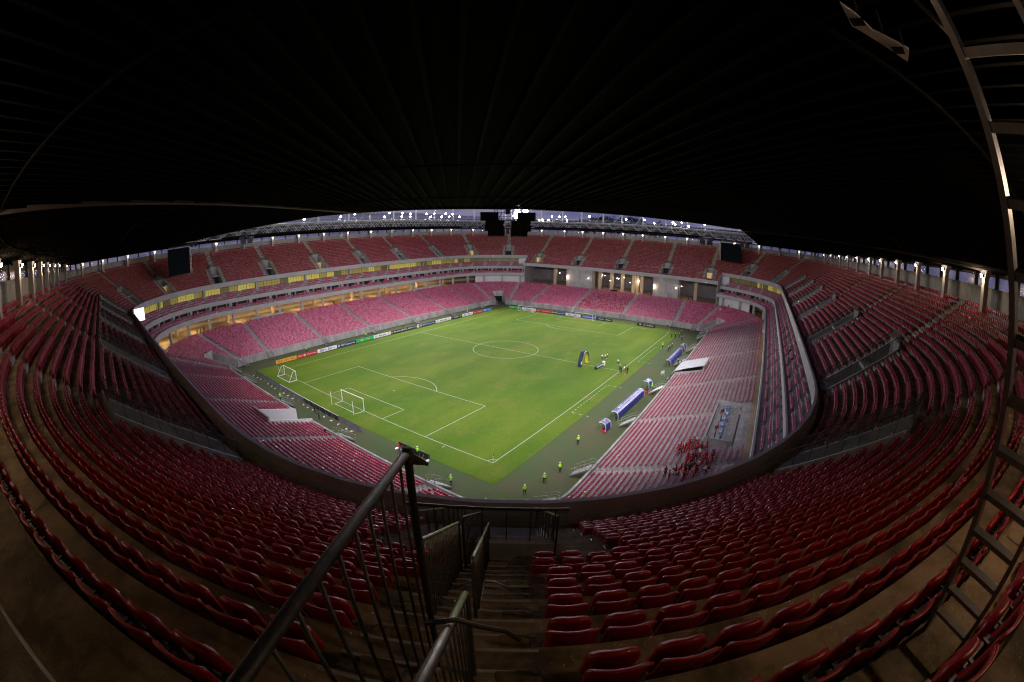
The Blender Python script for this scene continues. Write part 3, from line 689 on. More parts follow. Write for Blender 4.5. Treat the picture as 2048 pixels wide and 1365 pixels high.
for i in range(-75, 66):
    o_ = i*.42; pts_ = []
    for t in np.arange(-16, 60, .5):
        P = C0+dp_*o_+dr*float(t)
        if IR+.9 < sdf(P) < 56.9 and side_of(P, sA, sB) < -.2 and side_of(P, sC, sD) > .2 and P.x < -20 and P.y < -20: pts_.append(P)
    if len(pts_) < 4: continue
    A, B = pts_[0], pts_[-1]; mb = MB(); s = dp_*.03; K = max(1, int((B-A).length/6)); 
    for j in range(K):
        a_, b_ = A.lerp(B, j/K), A.lerp(B, (j+1)/K); za, zb = soff(a_), soff(b_)
        e = lambda p, z, sg: Vector((p.x, p.y, z))+s*sg
        mb.hexa([e(a_, za-.11, -1), e(b_, zb-.11, -1), e(b_, zb-.11, 1), e(a_, za-.11, 1), e(a_, za+.03, -1), e(b_, zb+.03, -1), e(b_, zb+.03, 1), e(a_, za+.03, 1)])
    mb.build('soffit_rib', rib_m, roof)
mb = MB()
for q in SEGS:
    n_ = 150 if len(q) == 1 else 130
    for i in range(n_):
        f = (i+.5)/n_; P = Vector(pt(q, f, 40.))
        if side_of(P, sA, sB) < .1 and side_of(P, sC, sD) > -.1 and P.x < -20 and P.y < -20: continue
        rib(mb, q, f)
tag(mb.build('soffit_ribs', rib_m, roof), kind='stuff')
for (A, B, wd) in ((sA, sB, .30), (sC, sD, .12)):
    mb = MB(); s = Vector((-(B-A).y, (B-A).x, 0)).normalized()*wd/2
    for j in range(8):
        a_, b_ = A.lerp(B, j/8), A.lerp(B, (j+1)/8); a_.z = soff(a_); b_.z = soff(b_); dn = Vector((0, 0, -.16))
        mb.hexa([a_-s+dn, b_-s+dn, b_+s+dn, a_+s+dn, a_-s, b_-s, b_+s, a_+s])
    mb.build('seam_flashing', seam_m, roof)
MB().sweep(allst(n_corner=40), [(IR-.12, zin('SW', .4)), (IR+.8, zin('SW', .4))], closed=True) if False else None
for (q0, f0, q1, f1) in (('NW', .5, 'W', .5), ('W', .5, 'SW', .5), ('SW', .5, 'S', .5), ('S', .5, 'SE', .5), ('SE', .5, 'E', .5), ('E', .5, 'NE', .5), ('NE', .5, 'N', .5), ('N', .5, 'NW', .5)):
    mb = MB(); P8 = []
    for q, f in span(q0, f0, q1, f1, 10, 30):
        z_ = zin(q, f); P8.append([pt(q, f, IR-.14, z_-.09), pt(q, f, IR+.75, z_-.09), pt(q, f, IR+.75, z_+.02), pt(q, f, IR-.14, z_+.45)])
    for i in range(len(P8)-1):
        for j in range(4): mb.quad(P8[i][j], P8[i+1][j], P8[i+1][(j+1) % 4], P8[i][(j+1) % 4])
    mb.build('edge_trim', rib_m, roof)
# circumferential purlin lines below the soffit
for t_ in (.22, .45, .7):
    P_ = []
    for q, f in span('W', .3, 'S', .7, 14, 40):
        A, B = Vector(rin(q, f, zin(q, f))), Vector(rout(q, f, ZO)); P_.append(A.lerp(B, t_)-Vector((0, 0, .13)))
    MB().path(P_, .03, 4).build('purlin', rib_m, roof)
# rim truss (bays of the lattice)
Ptr = perim(IR, IX, IY); nb = 96
for i in range(nb):
    sa, sb = Ptr*i/nb, Ptr*(i+1)/nb; qa, fa = inv_s(sa, IR, IX, IY); qb, fb = inv_s(sb, IR, IX, IY); qm, fm = inv_s((sa+sb)/2, IR, IX, IY)
    if qm == 'SW' or (qm == 'S' and fm < .6) or (qm == 'W' and fm > .2): continue
    b = MB(); panel = (qm == 'S') or (qm == 'SE' and fm < .3)
    def T(q, f, o, z): p = pt(q, f, IR+o, z, IX, IY); return p
    if panel:
        b.quad(T(qa, fa, -.4, zin(qa, fa)-.1), T(qb, fb, -.4, zin(qb, fb)-.1), T(qb, fb, .3, 38.3), T(qa, fa, .3, 38.3)); b.build('rim_panel', roof_top_m, roof); continue
    for o in (0., 1.6, 3.6):
        b.tube(T(qa, fa, o, 35.05), T(qb, fb, o, 35.05), .12, 5); b.tube(T(qa, fa, o, 38.0-.12*o), T(qb, fb, o, 38.0-.12*o), .10 if o else .14, 5)
        b.tube(T(qa, fa, o, 35.05), T(qm, fm, o, 38.0-.12*o), .065, 4); b.tube(T(qm, fm, o, 38.0-.12*o), T(qb, fb, o, 35.05), .065, 4)
    b.tube(T(qa, fa, 0, 36.5), T(qb, fb, 0, 36.5), .05, 4)
    b.tube(T(qa, fa, 0, 35.05), T(qa, fa, 3.6, 37.6), .05, 4); b.tube(T(qa, fa, 0, 38), T(qa, fa, 3.6, 35.05), .05, 4); b.tube(T(qm, fm, 0, 38), T(qm, fm, 3.6, 37.6), .05, 4)
    b.build('truss_bay', truss_m, roof)
    rr = MB(); rr.tube(T(qa, fa, .2, 39.15), T(qb, fb, .2, 39.15), .035, 4); rr.tube(T(qa, fa, .2, 38.65), T(qb, fb, .2, 38.65), .025, 4)
    for t_ in (0, .33, .67):
        qc, fc = inv_s(sa+(sb-sa)*t_, IR, IX, IY); rr.tube(T(qc, fc, .2, 38), T(qc, fc, .2, 39.15), .03, 4)
    rr.build('catwalk_rail', white_steel, roof)
# masts with stays on top of the far roof
for px, py in [(640, 430), (700, 424), (742, 421), (789, 419), (833, 417), (870, 416), (907, 416), (949, 416), (1083, 419), (1125, 419), (1163, 420), (1206, 423), (1243, 427), (1285, 431), (1330, 435), (1373, 440)]:
    h_ = hit_r(px, py, IR, IX, IY)
    if h_ is None: continue
    sd_ = Vector((h_[0], h_[1], 0)); nrm = sd_.normalized(); zt = min(h_[2]+.3, 43.6); base = Vector((h_[0], h_[1], 37.9))+nrm*.8; top = Vector((h_[0], h_[1], zt))+nrm*.8
    b = MB(); ang = math.atan2(nrm.y, nrm.x); b.box((base+top)/2, (.34, .62, zt-37.9), ang); b.build('mast', white_steel, roof)
    MB().tube(top, (base.x-nrm.y*4.2+nrm.x*1., base.y+nrm.x*4.2+nrm.y, 38.2), .10, 5).build('mast_stay', white_steel, roof)
# ================================================================== SEATS
def shell(w, h, z0, y0, depth, tilt, nx, nz, t=.028, top_round=.05, bow=.035, wing=0.):
    """a curved plastic shell, returns (verts, faces)"""
    vs, fs = [], []
    for side in (0, 1):
        for j in range(nz+1):
            v = j/nz
            for i in range(nx+1):
                u = i/nx*2-1
                ww = w/2*(1-top_round*max(0, v-.7)/.3*1.6)+wing*max(0, 1-abs(v-.62)/.25)
                x = u*ww; z = z0+h*v-(top_round*abs(u)**4*h*.9 if j == nz else 0)
                y = y0+tilt*v-bow*(1-u*u)*(-1)+depth*math.sin(v*math.pi)*0.5+(t if side else 0)
                vs.append((x, y, z))
    n = (nx+1)*(nz+1); a = lambda s, i, j: s*n+j*(nx+1)+i
    for j in range(nz):
        for i in range(nx):
            fs.append((a(0, i, j), a(0, i+1, j), a(0, i+1, j+1), a(0, i, j+1))); fs.append((a(1, i, j), a(1, i, j+1), a(1, i+1, j+1), a(1, i+1, j)))
    for i in range(nx): fs += [(a(0, i, nz), a(0, i+1, nz), a(1, i+1, nz), a(1, i, nz)), (a(0, i, 0), a(1, i, 0), a(1, i+1, 0), a(0, i+1, 0))]
    for j in range(nz): fs += [(a(0, 0, j), a(0, 0, j+1), a(1, 0, j+1), a(1, 0, j)), (a(0, nx, j), a(1, nx, j), a(1, nx, j+1), a(0, nx, j+1))]
    return vs, fs
def comb(*parts):
    V, F_ = [], []
    for v, f in parts:
        o = len(V); V += v; F_ += [tuple(i+o for i in q) for q in f]
    return np.array(V), F_
def tri_box(x0, x1, y0, y1, z0, z1, ty=0.):
    v = [(x0, y0, z0), (x1, y0, z0), (x1, y1, z0), (x0, y1, z0), (x0, y0+ty, z1), (x1, y0+ty, z1), (x1, y1+ty, z1), (x0, y1+ty, z1)]
    return v, [(4, 5, 6, 7), (0, 1, 5, 4), (1, 2, 6, 5), (2, 3, 7, 6), (3, 0, 4, 7)]
LOD_FAR = comb(tri_box(-.20, .20, .0, .05, .36, .78, .05), tri_box(-.165, .165, -.17, -.10, .36, .70, .05))
LOD_MID = comb(shell(.45, .37, .37, .0, .03, .07, 4, 3, wing=.0), shell(.40, .37, .36, -.14, .03, .06, 4, 3, .05, .12, .03), tri_box(-.04, .04, -.14, .06, .0, .40))
FAR_GLINT = [.30, -.25, -.25, -.25, -.25, .70, .26, -.3, -.2, -.3]     # glints and dust painted in: tops and pan fronts paler, other faces darker
seats = []      # x,y,z,rot,fade,lod,key
def place_rows(rows, aisles, excl, fade, key, pitch_=.5):
    for (k, r, z) in rows:
        Pm = perim(r)
        cuts = sorted((arc_s(q, f, r), excl(k, r, (q, f))) for (q, f) in aisles)
        for i, (s0, h0) in enumerate(cuts):
            s1, h1 = cuts[(i+1) % len(cuts)]
            if i == len(cuts)-1: s1 += Pm
            a, b = s0+h0, s1-h1; n = int((b-a)/pitch_)
            if n < 1: continue
            off = ((b-a)-n*pitch_)/2
            for j in range(n):
                q, f = inv_s(a+off+(j+.5)*pitch_, r); bp_, nn = station(q, f)
                fd = fade(k, q, f)
                if fd is None: continue
                seats.append((bp_[0]+nn[0]*r, bp_[1]+nn[1]*r, z, math.atan2(nn[1], nn[0])-math.pi/2, min(1, max(0, fd+rnd.gauss(0, .09))), key, k, i, j, n))
def ex_up(k, r, a):
    d0, d1 = vom_range(a); dk = DT+.8*k+.4
    return 2.95 if d0-.4 < dk < d1+.3 else .82
RU_rows = [(k, RU+DT+.8*k+.60, zu(DT+.8*k)) for k in range(NROW)]
place_rows(RU_rows, UA, ex_up, lambda k, q, f: None if (k >= 18 and q == 'SW' and 12/90 < f < 32.5/90) else .14+(.10 if q in ('N', 'E', 'NE') else 0)+.06*(1-k/20), 'U', .53)
def fade_ext(k, q, f):
    if q == 'E' or (q == 'NE' and f < 14.5/90) or (q == 'SE' and f > 75.5/90): return .30
    return None
place_rows([(k, RU+DT+.8*k+.60, zu(DT+.8*k)) for k in range(-6, 0)], UA, ex_up, fade_ext, 'U', .53)
hl = lambda r: 1.5+.325*(r-9.2)
PLAT = [hit_h(*k2(x, y), lambda r: hl(r)+1.0) for x, y in ((1870, 770), (1975, 790), (1880, 1020), (1735, 1000))]
PX0, PX1 = min(p[0] for p in PLAT)-1, max(p[0] for p in PLAT)+1; PR0 = min(sdf(p) for p in PLAT)-.3
TARPX = (-1.5, 9.5)
LAS = LA+[(q, f) for q, f, h, re in SLOTS]
def ex_lo(k, r, a):
    for (q, f, h, re) in SLOTS:
        if (q, f) == a: return h+.55 if r < re+.5 else .02
    return .72
def fade_lo(k, q, f):
    base = {'N': .47, 'E': .47, 'NE': .47, 'NW': .44, 'SE': .42, 'S': .40, 'W': .34, 'SW': .34}[q]
    if q == 'E' and 27.5/78 < f < 49.5/78 and 1 < k < 19:
        if rnd.random() < .16: return None
        if rnd.random() < .42: return .12
    if rnd.random() < .02: return .12
    if rnd.random() < .006: return None
    if q == 'S':
        x = -CX+2*CX*f
        if PX0 < x < PX1 and RL+.8*k+.6 > PR0: return None
    return base
place_rows([(k, RL+.8*k+.60, zl(RL+.8*k)) for k in range(NL)], LAS, ex_lo, fade_lo, 'L')
# box seats in short blocks
def box_rows(rows, per, gap, fd, key):
    for (k, r, z) in rows:
        s0, s1 = arc_s(*S0, r)+1.5, arc_s(*S1, r)-1.5; n = int((s1-s0)/per)
        for i in range(n):
            a = s0+(s1-s0)*i/n+gap/2; b = s0+(s1-s0)*(i+1)/n-gap/2; m_ = int((b-a)/.52)
            for j in range(m_):
                q, f = inv_s(a+(b-a)*(j+.5)/m_, r); bp_, nn = station(q, f)
                seats.append((bp_[0]+nn[0]*r, bp_[1]+nn[1]*r, z, math.atan2(nn[1], nn[0])-math.pi/2, fd+rnd.gauss(0, .06), key, k, i, j, m_))
box_rows([(0, 30.2, 12.0), (1, 31.0, 12.45), (2, 31.8, 12.9)], 8.1, 1.5, .42, 'B')
box_rows([(0, 33.1, 15.2), (1, 33.9, 15.75), (2, 34.7, 16.3), (3, 35.5, 16.8)], 6.6, 1.4, .40, 'C')
SA = np.array([s[:5] for s in seats]); skey = [s[5:] for s in seats]
dist = np.linalg.norm(SA[:, :3]+np.array([0, 0, .7])-CAM, axis=1)
px, py, th = proj(SA[:, :3]+np.array([0, 0, .6]))
inview = (px > -60) & (px < 2108) & (py > 0) & (py < 1440) & (th < R(98))
order = np.argsort(np.where(inview, dist, 1e9)); single = set(order[:300].tolist())
mid = (dist < 34) & inview
def mass(idx, lod):
    V, Fc = lod; n = len(idx); c, s = np.cos(SA[idx, 3]), np.sin(SA[idx, 3])
    X = V[None, :, 0]*c[:, None]-V[None, :, 1]*s[:, None]+SA[idx, 0:1]; Y = V[None, :, 0]*s[:, None]+V[None, :, 1]*c[:, None]+SA[idx, 1:2]; Z = V[None, :, 2]+SA[idx, 2:3]
    P_ = np.stack([X, Y, Z], 2).reshape(-1, 3); Q = np.array(Fc)
    Fa = (Q[None]+(np.arange(n)*len(V))[:, None, None]).reshape(-1, 4)
    off = np.array(FAR_GLINT) if len(Fc) == len(FAR_GLINT) else np.zeros(len(Fc))
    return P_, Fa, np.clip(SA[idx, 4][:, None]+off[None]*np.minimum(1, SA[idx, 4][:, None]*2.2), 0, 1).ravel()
ids = np.array([i for i in range(len(seats)) if i not in single])
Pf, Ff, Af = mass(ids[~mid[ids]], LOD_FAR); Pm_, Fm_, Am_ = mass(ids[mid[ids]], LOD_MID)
P_ = np.concatenate([Pf, Pm_]); Fa = np.concatenate([Ff, Fm_+len(Pf)]); fade_glint_a = np.concatenate([Af, Am_])
me = bpy.data.meshes.new('stadium_seats'); me.vertices.add(len(P_)); me.vertices.foreach_set('co', P_.astype(np.float32).ravel())
me.loops.add(Fa.size); me.loops.foreach_set('vertex_index', Fa.astype(np.int32).ravel()); me.polygons.add(len(Fa))
me.polygons.foreach_set('loop_start', np.arange(0, Fa.size, 4, dtype=np.int32)); me.polygons.foreach_set('loop_total', np.full(len(Fa), 4, np.int32))
me.update(calc_edges=True); at = me.attributes.new('fade', 'FLOAT', 'FACE'); at.data.foreach_set('value', fade_glint_a.astype(np.float32)); me.materials.append(seat_mass_m)
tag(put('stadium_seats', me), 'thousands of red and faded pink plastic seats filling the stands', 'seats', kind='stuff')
print('seats', len(seats), 'tris', len(Fa)*2)
# the 300 nearest seats, one by one
def shell_mb(*a_, **k_):
    v, f = shell(*a_, **k_); return MB().add(v, f)
back_me = shell_mb(.46, .40, .33, .0, .035, .08, 8, 6, .03, .05, .045, wing=.0).mesh('backrest', red_plastic, True)
pan_me = shell_mb(.40, .37, .36, -.15, .03, .06, 10, 7, .055, .13, .03).mesh('seat_pan', red_plastic, True)
rim = MB(); rp_ = []
for i in range(13):
    u_ = i/12*2-1; rp_.append((u_*.238, .085+.045*(1-u_*u_)+.02, .728-.03*abs(u_)**5))
rim.path(rp_, .016, 6); rim_me = rim.mesh('back_rim', red_plastic, True)
bk = MB()
bk.box((0, -.02, .30), (.30, .05, .05)); bk.box((-.13, -.03, .20), (.035, .16, .40)); bk.box((.13, -.03, .20), (.035, .16, .40)); bk.box((0, .0, .37), (.44, .04, .04))
brk_me = bk.mesh('bracket', seat_dark)
for m_ in (back_me, pan_me):
    pass
sw_s = {}
a_near = UA[NEAR_AISLE]
rows_seen = sorted({skey[i][1] for i in single}, reverse=True)
for n_, i in enumerate(order[:300]):
    x, y, z, rz, fd = SA[i]; key, k, blk, j, nn_ = skey[i]
    P0_ = np.array([x, y]); b, nrm = station(*a_near); t_ = np.array([-nrm[1], nrm[0]]); side = float((P0_-np.array(b))@t_)
    left = side < 0      # clockwise side of the aisle shows on the left of the picture
    cnt = (nn_-j) if left else (j+1)
    sw_s.setdefault((left, k, blk), 0)
    nm = 'left' if left else 'right'
    rk = rows_seen.index(k)+1
    same_blk = (blk == NEAR_AISLE-1) if left else (blk == NEAR_AISLE)
    lab = f'red seat {nm} of the barriers, {ordn(rk)} row from the top, {ordn(cnt)} from the aisle' if same_blk else f'red seat past the next aisle {nm}, {ordn(rk)} row from the top, {ordn(cnt)} along'
    o = thing('tip_up_seat', lab, 'seat', (x, y, z), rz+rnd.gauss(0, .015), 'red seats nearest the camera')
    put('back_rim', rim_me, put('backrest', back_me, o)); p_ = put('seat_pan', pan_me, o); put('bracket', brk_me, o)
    if rnd.random() < .06: p_.location = (0, -.03, .03); p_.rotation_euler = (R(-rnd.uniform(3, 14)), 0, 0)

# ================================================================== LAMPS
def spot(parent, loc, target, power, cone, color=(1., .945, .985), blend=.6, radius=.35, kind='SPOT'):
    l = bpy.data.lights.new('lamp_light', kind); l.energy = power; l.color = color; l.shadow_soft_size = radius
    if kind == 'SPOT': l.spot_size = R(cone); l.spot_blend = blend
    o = bpy.data.objects.new('lamp_light', l); col.objects.link(o); o.parent = parent; o.location = loc
    if kind == 'SPOT': o.rotation_euler = (Vector(target)-Vector(loc)).to_track_quat('-Z', 'Y').to_euler()
    return o
head_hs = MB().lathe((0, 0, 0), [(.16, -.35), (.30, -.30), (.46, -.02), (.46, .02)], 12).mesh('housing', black_m, True)
head_ln = MB().lathe((0, 0, .03), [(.43, 0), (.30, .05), (.02, .07)], 12).mesh('lens', flood_glow, True)
def floodlight(P_, aim, label, power, s=1.0, cone=87):
    P_ = Vector(P_); o = thing('floodlight', label, 'floodlight', P_, 0, 'floodlights on the roof rim')
    rot = (Vector(aim)-P_).to_track_quat('Z', 'Y').to_euler()
    h = put('housing', head_hs, o); h.rotation_euler = rot; h.scale = (s,)*3
    l = put('lens', head_ln, o); l.rotation_euler = rot; l.scale = (s,)*3
    MB().tube((0, 0, -.9), (0, 0, -.2), .05, 5).build('bracket', white_steel, o)
    if power:
        d = (Vector(aim)-P_).normalized(); spot(o, d*.7, Vector(aim)-P_, power, cone, blend=.85)
    return o
FL = [(560, 442), (607, 438), (680, 434), (690, 427), (709, 428), (768, 434), (778, 427), (803, 433), (804, 427), (820, 434), (820, 428), (853, 428), (861, 434), (868, 428), (883, 434), (891, 428), (898, 434), (905, 429), (919, 434),
      (1078, 440), (1085, 440), (1097, 440), (1104, 434), (1119, 434), (1131, 434), (1134, 440), (1179, 434), (1253, 439), (1290, 440), (1309, 447), (1346, 446), (1351, 449), (1364, 446), (1378, 453), (1410, 449), (1428, 450)]
for i, (x, y) in enumerate(FL):
    h_ = hit_r(x, y, IR, IX, IY)
    if h_ is None: continue
    inw = -Vector((h_[0], h_[1], 0)).normalized(); P_ = Vector(h_)+inw*.3
    aim = Vector((P_.x*.30+rnd.uniform(-14, 14), P_.y*.2+rnd.uniform(-10, 10), 0))
    floodlight(P_, aim, f'bright white floodlight on the far roof rim, {ordn(i+1)} from the left', FLOOD_W, 1.0 if i in (1, 4, 34, 26) else .74)
# floodlights on the near half of the rim (seen only where they hang below the near roof edge)
nf = 0
for (q, f) in [('W', .2), ('W', .5), ('W', .8), ('SW', .12), ('SW', .3), ('SW', .66), ('SW', .85), ('S', .1), ('S', .3), ('S', .5), ('S', .7), ('S', .9), ('NW', .3), ('NW', .85), ('SE', .1)]:
    P_ = Vector(pt(q, f, IR-.4, 39.4, IX, IY)); nf += 1
    for dz in (0., 1.3):
        o = floodlight(P_+Vector((0, 0, dz)), (-P_.x*.22+rnd.uniform(-12, 12), -P_.y*.22+rnd.uniform(-8, 8), 0), f'floodlight on the near roof rim above the camera side, {ordn(2*nf-(dz == 0))} from the left', FLOOD_W*1.15, cone=112)
for i, (x, y, dd) in enumerate([(1035, 425, 25.3), (1051, 422, 25.3), (1032, 432, 25.0)]):
    P_ = CAM+ray(x, y)*dd
    o = floodlight(P_, CAM+np.array([6, 4, -3.]), ['bright lamp above the loudspeaker cluster, upper left of three', 'bright lamp above the loudspeaker cluster, upper right of three', 'bright lamp above the loudspeaker cluster, lowest of three'][i], 0, .36)
    spot(o, (0, 0, .35), (0, 0, 1), 18, 0, kind='POINT', radius=.15)
# lamps and columns at the back of the upper stand
CL = [((35, 543), 1), ((62, 541), 1), ((80, 539), 1), ((93, 538), 1), ((105, 538), 1), ((114, 538), 1), ((130, 535), 1), ((163, 528), 1), ((204, 520), 1), ((254, 511), 1), ((308, 502), 1), ((372, 493), 0), ((432, 486), 1), ((488, 480), 0), ((545, 475), 1), ((597, 471), 1),
      ((647, 467), 1), ((695, 464), 1), ((741, 462), 1), ((783, 460), 1), ((825, 460), 1), ((862, 459), 1), ((902, 459), 1), ((946, 458), 1), ((992, 458), 0), ((1040, 459), 0), ((1084, 460), 1), ((1130, 462), 1), ((1166, 463), 1), ((1207, 465), 1), ((1247, 468), 1),
      ((1286, 471), 1), ((1331, 473), 1), ((1374, 477), 1), ((1421, 482), 1), ((1470, 487), 1), ((1519, 493), 1), ((1560, 498), 0), ((1600, 503), 1), ((1630, 508), 0), ((1650, 512), 1), ((1664, 513), 1), ((1681, 515), 1), ((1697, 517), 1), ((1717, 519), 1), ((1741, 522), 1), ((1765, 526), 1), ((1797, 531), 1), ((1837, 536), 1), ((1892, 544), 1), ((1971, 559), 1)]
CLP = [(hit_r(*p, 50.3), l) for p, l in CL]
extra = [((*pt('SW', 52/90, 50.3), ), 1), ((*pt('SW', 40/90, 50.6), ), 1), ((*pt('SW', 22/90, 50.6), ), 1), ((*pt('SW', 9/90, 50.3), ), 1), ((-105.6, -36.5, 33.6), 1)]
cm = MB().box((0, 0, -1.9), (.55, .75, 4.4)); cm.hexa([(-.28, -.38, .30), (.28, -.38, .30), (.28, .38, .30), (-.28, .38, .30), (-.34, -.95, 1.0), (.34, -.95, 1.0), (.34, .95, 1.0), (-.34, .95, 1.0)])
col_me = cm.mesh('column', fascia_m)
lampme = MB().box((0, 0, 0), (.18, .42, .22)).mesh('lamp_body', black_m)
lensme = MB().hexa([(-.10, -.24, -.14), (-.16, -.24, .10), (-.16, .24, .10), (-.10, .24, -.14), (-.13, -.20, -.12), (-.22, -.20, .10), (-.22, .20, .10), (-.13, .20, -.12)]).mesh('lamp_lens', lamp_glow)
for i, (h_, lit) in enumerate(CLP+[(np.array(e[0]), e[1]) for e in extra]):
    if h_ is None: continue
    b_ = (max(-CX, min(CX, h_[0])), max(-CY, min(CY, h_[1]))); nrm = Vector((h_[0]-b_[0], h_[1]-b_[1], 0)).normalized(); ang = math.atan2(nrm.y, nrm.x)
    c_ = put('column', col_me, upper, (h_[0], h_[1], 33.45), ang)
    if not lit: continue
    P_ = Vector((h_[0], h_[1], 33.95))-nrm*.42
    where = f'{ordn(i+1)} from the left edge' if i < len(CLP) else f'on the columns behind the camera, {ordn(i-len(CLP)+1)} from the right'
    o = thing('column_lamp', f'white lamp on a column head behind the upper stand, {where}' if i < len(CLP) else f'white lamp {where}', 'lamp', P_, ang, 'lamps on the back columns')
    put('lamp_body', lampme, o); put('lamp_lens', lensme, o)
    dcam = (P_-Vector(CAM)).length
    l = spot(o, (-.55, 0, -.22), (0, 0, 0), 112 if dcam < 60 else 46, 0, (1., .70, .42), kind='POINT', radius=.12)
# lamps of the concourse
def conc_lamp(P_, label, power, colr, m_, size=.28):
    o = thing('concourse_lamp', label, 'lamp', P_, 0, 'lamps in the concourse')
    MB().lathe((0, 0, 0), [(size*.5, .16), (size, .05), (size*.85, -.02), (.02, -.04)], 10).build('lamp_bowl', m_, o, True)
    MB().tube((0, 0, .14), (0, 0, .45), .03, 5).build('lamp_stem', dark_steel, o)
    if power: spot(o, (0, 0, -.4), (0, 0, -1), power, 0, colr, kind='POINT', radius=.25)
    return o
warm = (1., .66, .30); ci = 0
for (q, fs_) in (('N', [.06, .17, .28, .39, .5, .61, .72, .83, .94]), ('NW', [.2, .45]), ('S', [.6, .78, .94])):
    for f in fs_:
        ci += 1; conc_lamp(Vector(pt(q, f, 35.2, 10.7)), f'warm ceiling lamp inside the concourse, {ordn(ci)} of the row', 620, warm, lit_warm)
EL = [k5(408, 569), k5(457, 591), k5(603, 605), k5(700, 583), k5(714, 586), k5(753, 621), k5(800, 605), k5(810, 608), k5(848, 600), k5(888, 635), k5(940, 624), k5(951, 626), k5(975, 613), k5(1050, 655), k5(1202, 672), k5(1240, 660)]
for i, p in enumerate(EL):
    h_ = hit_r(*p, 30.4 if i in (1, 2, 5, 9, 13, 14) else 36.)
    conc_lamp(Vector(h_), f'small round lamp under the far end stand, {ordn(i+1)} from the left', 240 if i % 2 else 0, (1., .78, .55), lamp_glow, .2)
# ================================================================== THINGS ROUND THE PITCH
# ---- advertising boards
boards = thing  # (alias kept short)
def board(x0, x1, base, axis, colr, texts, label, h=1.0, thick=.12):
    """axis 'y': board along x at y=base facing -y; axis 'x': board along y at x=base facing -x; texts: (string, material, centre 0..1, width fraction, height fraction)"""
    L_ = abs(x1-x0); c = (x0+x1)/2
    o = thing('advertising_board', label, 'sign', (c, base, 0) if axis == 'y' else (base, c, 0), 0 if axis == 'y' else -math.pi/2, 'advertising boards beside the pitch')
    MB().box((0, thick/2, h/2+.05), (L_-.04, thick, h)).build('panel', ad[colr], o)
    MB().box((0, thick/2, .025), (L_-.1, .5, .05)).build('foot', ad['char'], o)
    for (s, mt, u, wf, hf) in texts:
        put_text(s, ad[mt], o, ((u-.5)*L_, -.012, h/2+.05), (math.pi/2, 0, 0), width=L_*wf, height=h*hf)
    return o
def logo(o, L_, u, mt, m2, h=1., kind='ring'):
    b = MB(); x = (u-.5)*L_
    if kind == 'ring': b.lathe((x, -.006, h/2+.05), [(.34, -.004), (.34, .004)], 16, axis=(0, -1, 0)); b.build('emblem', ad[mt], o); MB().lathe((x, -.014, h/2+.05), [(.17, -.003), (.17, .003)], 12, axis=(0, -1, 0)).build('emblem_centre', ad[m2], o)
    elif kind == 'swirl':
        b.box((x-.18, -.008, h/2+.16), (.5, .01, .22), 0); b.box((x+.18, -.008, h/2-.08), (.5, .01, .22), 0); b.build('emblem', ad[mt], o)
    elif kind == 'square': b.box((x, -.008, h/2+.05), (.9, .01, .72)); b.build('emblem', ad[mt], o)
X = [-50.6, -43.8, -36.6, -29.6, -22.3, -15.3, -8.1, 5.0, 13.3, 21.6, 28.2, 34.7, 40.9, 47.5]; YB = 39.8
board(X[0], X[1], YB, 'y', 'orange', [('VELVE', 'darkred', .2, .22, .5), ('VELVE', 'darkred', .5, .22, .5), ('VELVE', 'darkred', .8, .22, .5)], 'orange advertising board with dark red words by the portable goal')
o = board(X[1], X[2], YB, 'y', 'red', [('ARENA', 'white', .17, .22, .22), ('É hotel e turismo', 'white', .72, .45, .32)], 'red advertising board with white words beside the orange board'); logo(o, X[2]-X[1], .38, 'white', 'red', kind='ring')
o = board(X[2], X[3], YB, 'y', 'white', [('Sil', 'lightblue', .22, .18, .75), ('Sil', 'lightblue', .62, .18, .75)], 'white board with blue lettering between red and navy boards, left side'); logo(o, X[3]-X[2], .40, 'rust', 'white', kind='swirl'); logo(o, X[3]-X[2], .82, 'rust', 'white', kind='swirl')
o = board(X[3], X[4], YB, 'y', 'navy', [('BETesporte', 'white', .56, .72, .5)], 'navy advertising board left of the green one on the far touchline'); logo(o, X[4]-X[3], .10, 'white', 'navy')
board(X[4], X[5], YB, 'y', 'green', [('Bio', 'yellow', .33, .16, .6), ('-', 'yellow', .52, .06, .1), ('Nor', 'yellow', .70, .16, .6)], 'bright green board with yellow letters on the far touchline')
o = board(X[5], X[6], YB, 'y', 'white', [('Aurora', 'char', .5, .46, .62)], 'white board with black lettering right of the green one'); logo(o, X[6]-X[5], .13, 'rust', 'white'); logo(o, X[6]-X[5], .87, 'rust', 'white')
o = board(X[6], X[7]-1.1, YB, 'y', 'black', [('BRASILEIRÃO', 'white', .36, .5, .52), ('SÉRIE C', 'white', .77, .26, .46)], 'long black board with white lettering near the halfway line')
MB().lathe(((.045-.5)*12, -.008, .55), [(.3, -.004), (.3, .004)], 12, axis=(0, -1, 0)).build('emblem', ad['yellow'], o); MB().lathe(((.955-.5)*12, -.008, .55), [(.25, -.004), (.25, .004)], 12, axis=(0, -1, 0)).build('emblem', ad['yellow'], o)
board(X[7]-1.05, X[7], YB, 'y', 'white', [('CBF', 'grey', .5, .6, .3)], 'small white square board at the end of the long black board')
o = board(X[7], X[8], YB, 'y', 'navy', [('BETesporte', 'white', .56, .72, .5)], 'navy advertising board right of the long black board'); logo(o, X[8]-X[7], .10, 'white', 'navy')
o = board(X[8], X[9], YB, 'y', 'white', [('Aurora', 'char', .5, .46, .62)], 'white board with black lettering right of the halfway line'); logo(o, X[9]-X[8], .13, 'rust', 'white'); logo(o, X[9]-X[8], .87, 'rust', 'white')
board(X[9], X[10], YB, 'y', 'black', [('I', 'white', .08, .03, .5), ('CASA BRANCA', 'white', .46, .46, .42), ('CBF', 'white', .85, .14, .4)], 'black board with small white lettering on the far touchline')
